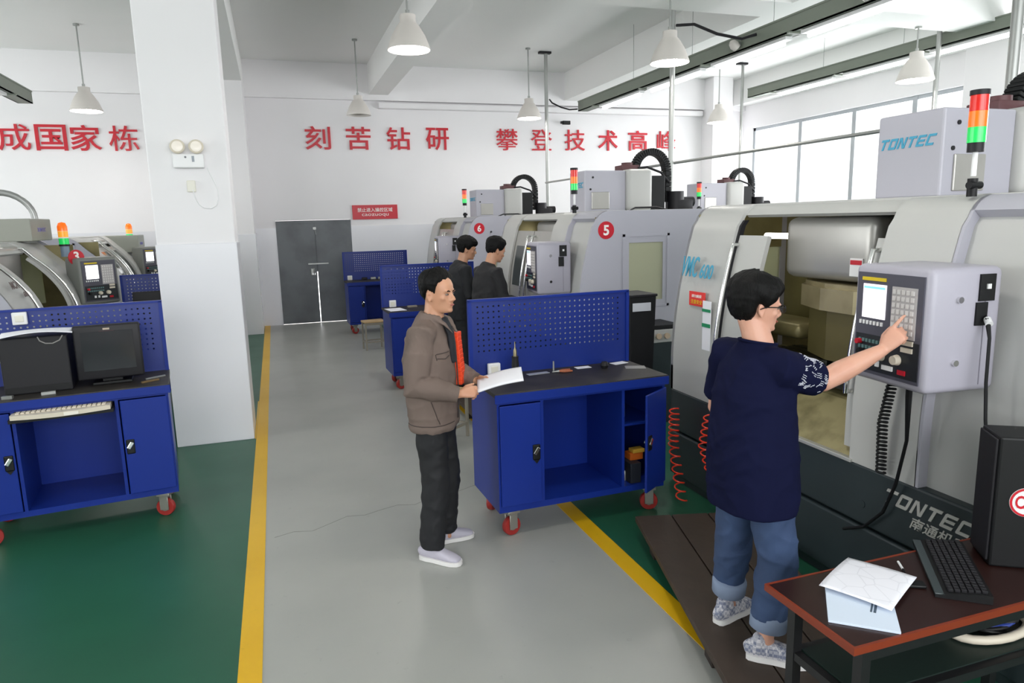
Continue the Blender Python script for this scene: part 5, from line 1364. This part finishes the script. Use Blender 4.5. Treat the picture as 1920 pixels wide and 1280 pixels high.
    for i in range(46):
        f = rnd.uniform(.22, .93); a = rnd.uniform(-.7, 2.4); c = sh.lerp(el, f*.85)
        d = u0*math.cos(a)+w0*math.sin(a)
        L = rnd.choice((.012, .02, .03)); tilt = rnd.uniform(-.5, .9)
        strokes = []
        for j in range(rnd.choice((1, 2, 3))):
            sh_ = j*.008
            dir2 = (ax*math.cos(tilt)+d.cross(ax)*math.sin(tilt)).normalized(); per = d.cross(dir2).normalized()
            pts = []
            for q in range(5):
                o = c+d*.16+dir2*(L*(q/4-.5))+per*(sh_+.002*math.sin(q*2.7+i))
                hit = bv.ray_cast(o, -d, .2)
                if hit[0] is None: pts = []; break
                pts.append(hit[0]+hit[1]*.0008)
            if len(pts) == 5: pr.tube(pts, .0014, 5)
    pr.obj('sleeve_print', mat('white_fabric_print', '#c9cbd6', .8), ts, True)
    nb = B(); nb.tube([(-.006+.074*math.cos(a), .07+.078*math.sin(a), 1.333-.012*math.cos(a)) for a in [2*PI*i/28 for i in range(28)]], .0065, 8, True); nb.obj('neck_band', NAVY, ts, True)
    # jeans with rolled cuffs
    JE = mat('blue_denim', '#34486b', .8, var=.55, vscale=5, var_hex='#1e2a45', bump=.2, bscale=400)
    JC = mat('pale_denim_cuff', '#7f8da6', .85, var=.2, vscale=10)
    tr = trousers(t, J, JE, (.099, .081, .068), 'jeans', 6, .009, amp=.008, seat=(.160, .132), zhem=.19)
    for s in ('R', 'L'):
        kn, an = V(J['kn'+s]), V(J['an'+s]); e = V((an.x, an.y, .10))
        p1 = kn.lerp(e, .66); p2 = kn.lerp(e, .70); p3 = kn.lerp(e, .86); p4 = kn.lerp(e, .875)
        c = B(); c.loft([p1, p2, p3, p4], [.070, .077, .075, .068], ref=(1, 0, 0), n=24, cap=False); c.obj('cuff', JC, tr, True, 70)
    # plaid slip-on shoes
    PL = bpy.data.materials.new('navy_white_plaid'); PL.use_nodes = True
    nt = PL.node_tree; pb = nt.nodes['Principled BSDF']; pb.inputs['Roughness'].default_value = .8
    tc = nt.nodes.new('ShaderNodeTexCoord'); ch = nt.nodes.new('ShaderNodeTexChecker'); ch.inputs['Scale'].default_value = 75; ch.inputs['Color1'].default_value = (.55, .54, .58, 1); ch.inputs['Color2'].default_value = (.08, .10, .20, 1)
    ch2 = nt.nodes.new('ShaderNodeTexChecker'); ch2.inputs['Scale'].default_value = 28; ch2.inputs['Color1'].default_value = (.75, .73, .76, 1); ch2.inputs['Color2'].default_value = (.28, .30, .38, 1)
    mx = nt.nodes.new('ShaderNodeMix'); mx.data_type = 'RGBA'; mx.inputs['Factor'].default_value = .55
    nt.links.new(tc.outputs['Object'], ch.inputs[0]); nt.links.new(tc.outputs['Object'], ch2.inputs[0]); nt.links.new(ch.outputs[0], mx.inputs['A']); nt.links.new(ch2.outputs[0], mx.inputs['B']); nt.links.new(mx.outputs['Result'], pb.inputs['Base Color'])
    SO = mat('white_rubber_sole', '#e4e2e0', .5)
    shoe(t, (-.055, -.115), math.radians(-37), PL, SO, 'shoe', .98); shoe(t, (-.02, .20), math.radians(18), PL, SO, 'shoe', .98)
man_navy()

# ---------------------------------------------------------------- the two workers in black by the number 5 machine
def worker(loc, rz, label, hz, tilt, seed, elb, wrs, cloth, hairtbl):
    t = thing('person', label, 'person', loc, rz)
    J = dict(pelvis=(-.02, 0, .88), chest=(-.01, 0, 1.22), neck=(.02, 0, 1.395), shR=(0, -.17, 1.335), shL=(0, .17, 1.335), elR=elb[0], elL=elb[1], wrR=wrs[0], wrL=wrs[1],
             hipR=(-.02, -.085, .84), hipL=(-.02, .085, .84), knR=(.0, -.10, .46), knL=(.0, .10, .46), anR=(-.03, -.11, .09), anL=(-.03, .11, .09))
    HM = Matrix.Translation((.06, 0, 1.448)) @ Matrix.Rotation(hz, 4, 'Z') @ Matrix.Rotation(tilt, 4, 'Y')
    skin = skin_mat('warm_skin', '#c99678', '#b57a60')
    V = Vector
    hd = {}
    for s, sg in (('R', 1), ('L', -1)):
        el, wr = V(J['el'+s]), V(J['wr'+s]); d = (wr-el).normalized()
        hd[s] = (aim(wr+d*.012, d, (0, sg*-.5, .8)), sg, [(.3, .4, .3)]*4, (.2, .3), .95)
    body(t, J, HM, skin, hd, .0075)
    eyes(t, HM)
    hair(t, HM, interp(hairtbl), lambda a, z: .010+.024*max(0, min(1, (z-.06)/.12)), HAIRM, seed, .006)
    CL = mat(cloth[0], cloth[1], .8, var=.2, vscale=6)
    b = B()
    b.loft([(-.02, 0, .78), (-.02, 0, .9), (-.025, 0, 1.05), (-.02, 0, 1.2), (-.01, 0, 1.30), (.0, 0, 1.37), (.012, 0, 1.405)], [(.18, .13), (.185, .135), (.185, .135), (.19, .13), (.178, .118), (.12, .09), (.075, .075)], ref=(1, 0, 0), n=24, ex=2.3, ck=(.06, .3))
    for s, sg in (('R', -1), ('L', 1)):
        sh, el, wr = V(J['sh'+s]), V(J['el'+s]), V(J['wr'+s])
        b.loft([V((-.01, sg*.10, 1.325)), sh, sh+(el-sh)*.5, el, el+(wr-el)*.5, el+(wr-el)*.92], [.07, .074, .066, .060, .052, .042], ref=(.3, .2, 1), n=16)
    for i in range(11):
        a = -2.3+4.6*i/10
        b.sphere((.01-.06*math.cos(a), .062*math.sin(a), 1.415-.012*(1-math.cos(a))), .014, 8, (1, 1, 1.5))
    fuse(b, 'jacket', CL, .009, 4, t, folds(.006, 7, 13, seed))
    trousers(t, J, mat('black_trouser_cloth', '#15161a', .75, var=.2), (.092, .075, .066), zhem=.08, seed=seed, voxel=.012)
    SB = mat('black_shoe', '#1a1a1c', .5)
    shoe(t, (-.03, -.11), -.1, SB, SB); shoe(t, (-.03, .11), .15, SB, SB)
worker((1.93, 7.55, .14), math.radians(5), 'young worker in black with thick fringe, the one standing farther into the aisle', math.radians(-14), math.radians(12), 21,
       ((.02, -.24, 1.06), (.03, .24, 1.07)), ((.20, -.16, .92), (.22, .16, .95)), ('black_work_cloth', '#17181c'), [(0, .140), (.8, .136), (1.1, .128), (1.3, .095), (1.55, .082), (1.8, .098), (2.0, .045), (PI, .028)])
worker((2.08, 6.98, .14), math.radians(14), 'young worker in charcoal black bending his head to the machine beside his workmate', math.radians(-2), math.radians(20), 33,
       ((.04, -.24, 1.06), (.04, .24, 1.07)), ((.26, -.15, 1.02), (.26, .16, 1.02)), ('charcoal_work_cloth', '#1d1c1f'), [(0, .165), (.8, .16), (1.1, .14), (1.3, .10), (1.55, .088), (1.8, .10), (2.0, .055), (PI, .035)])
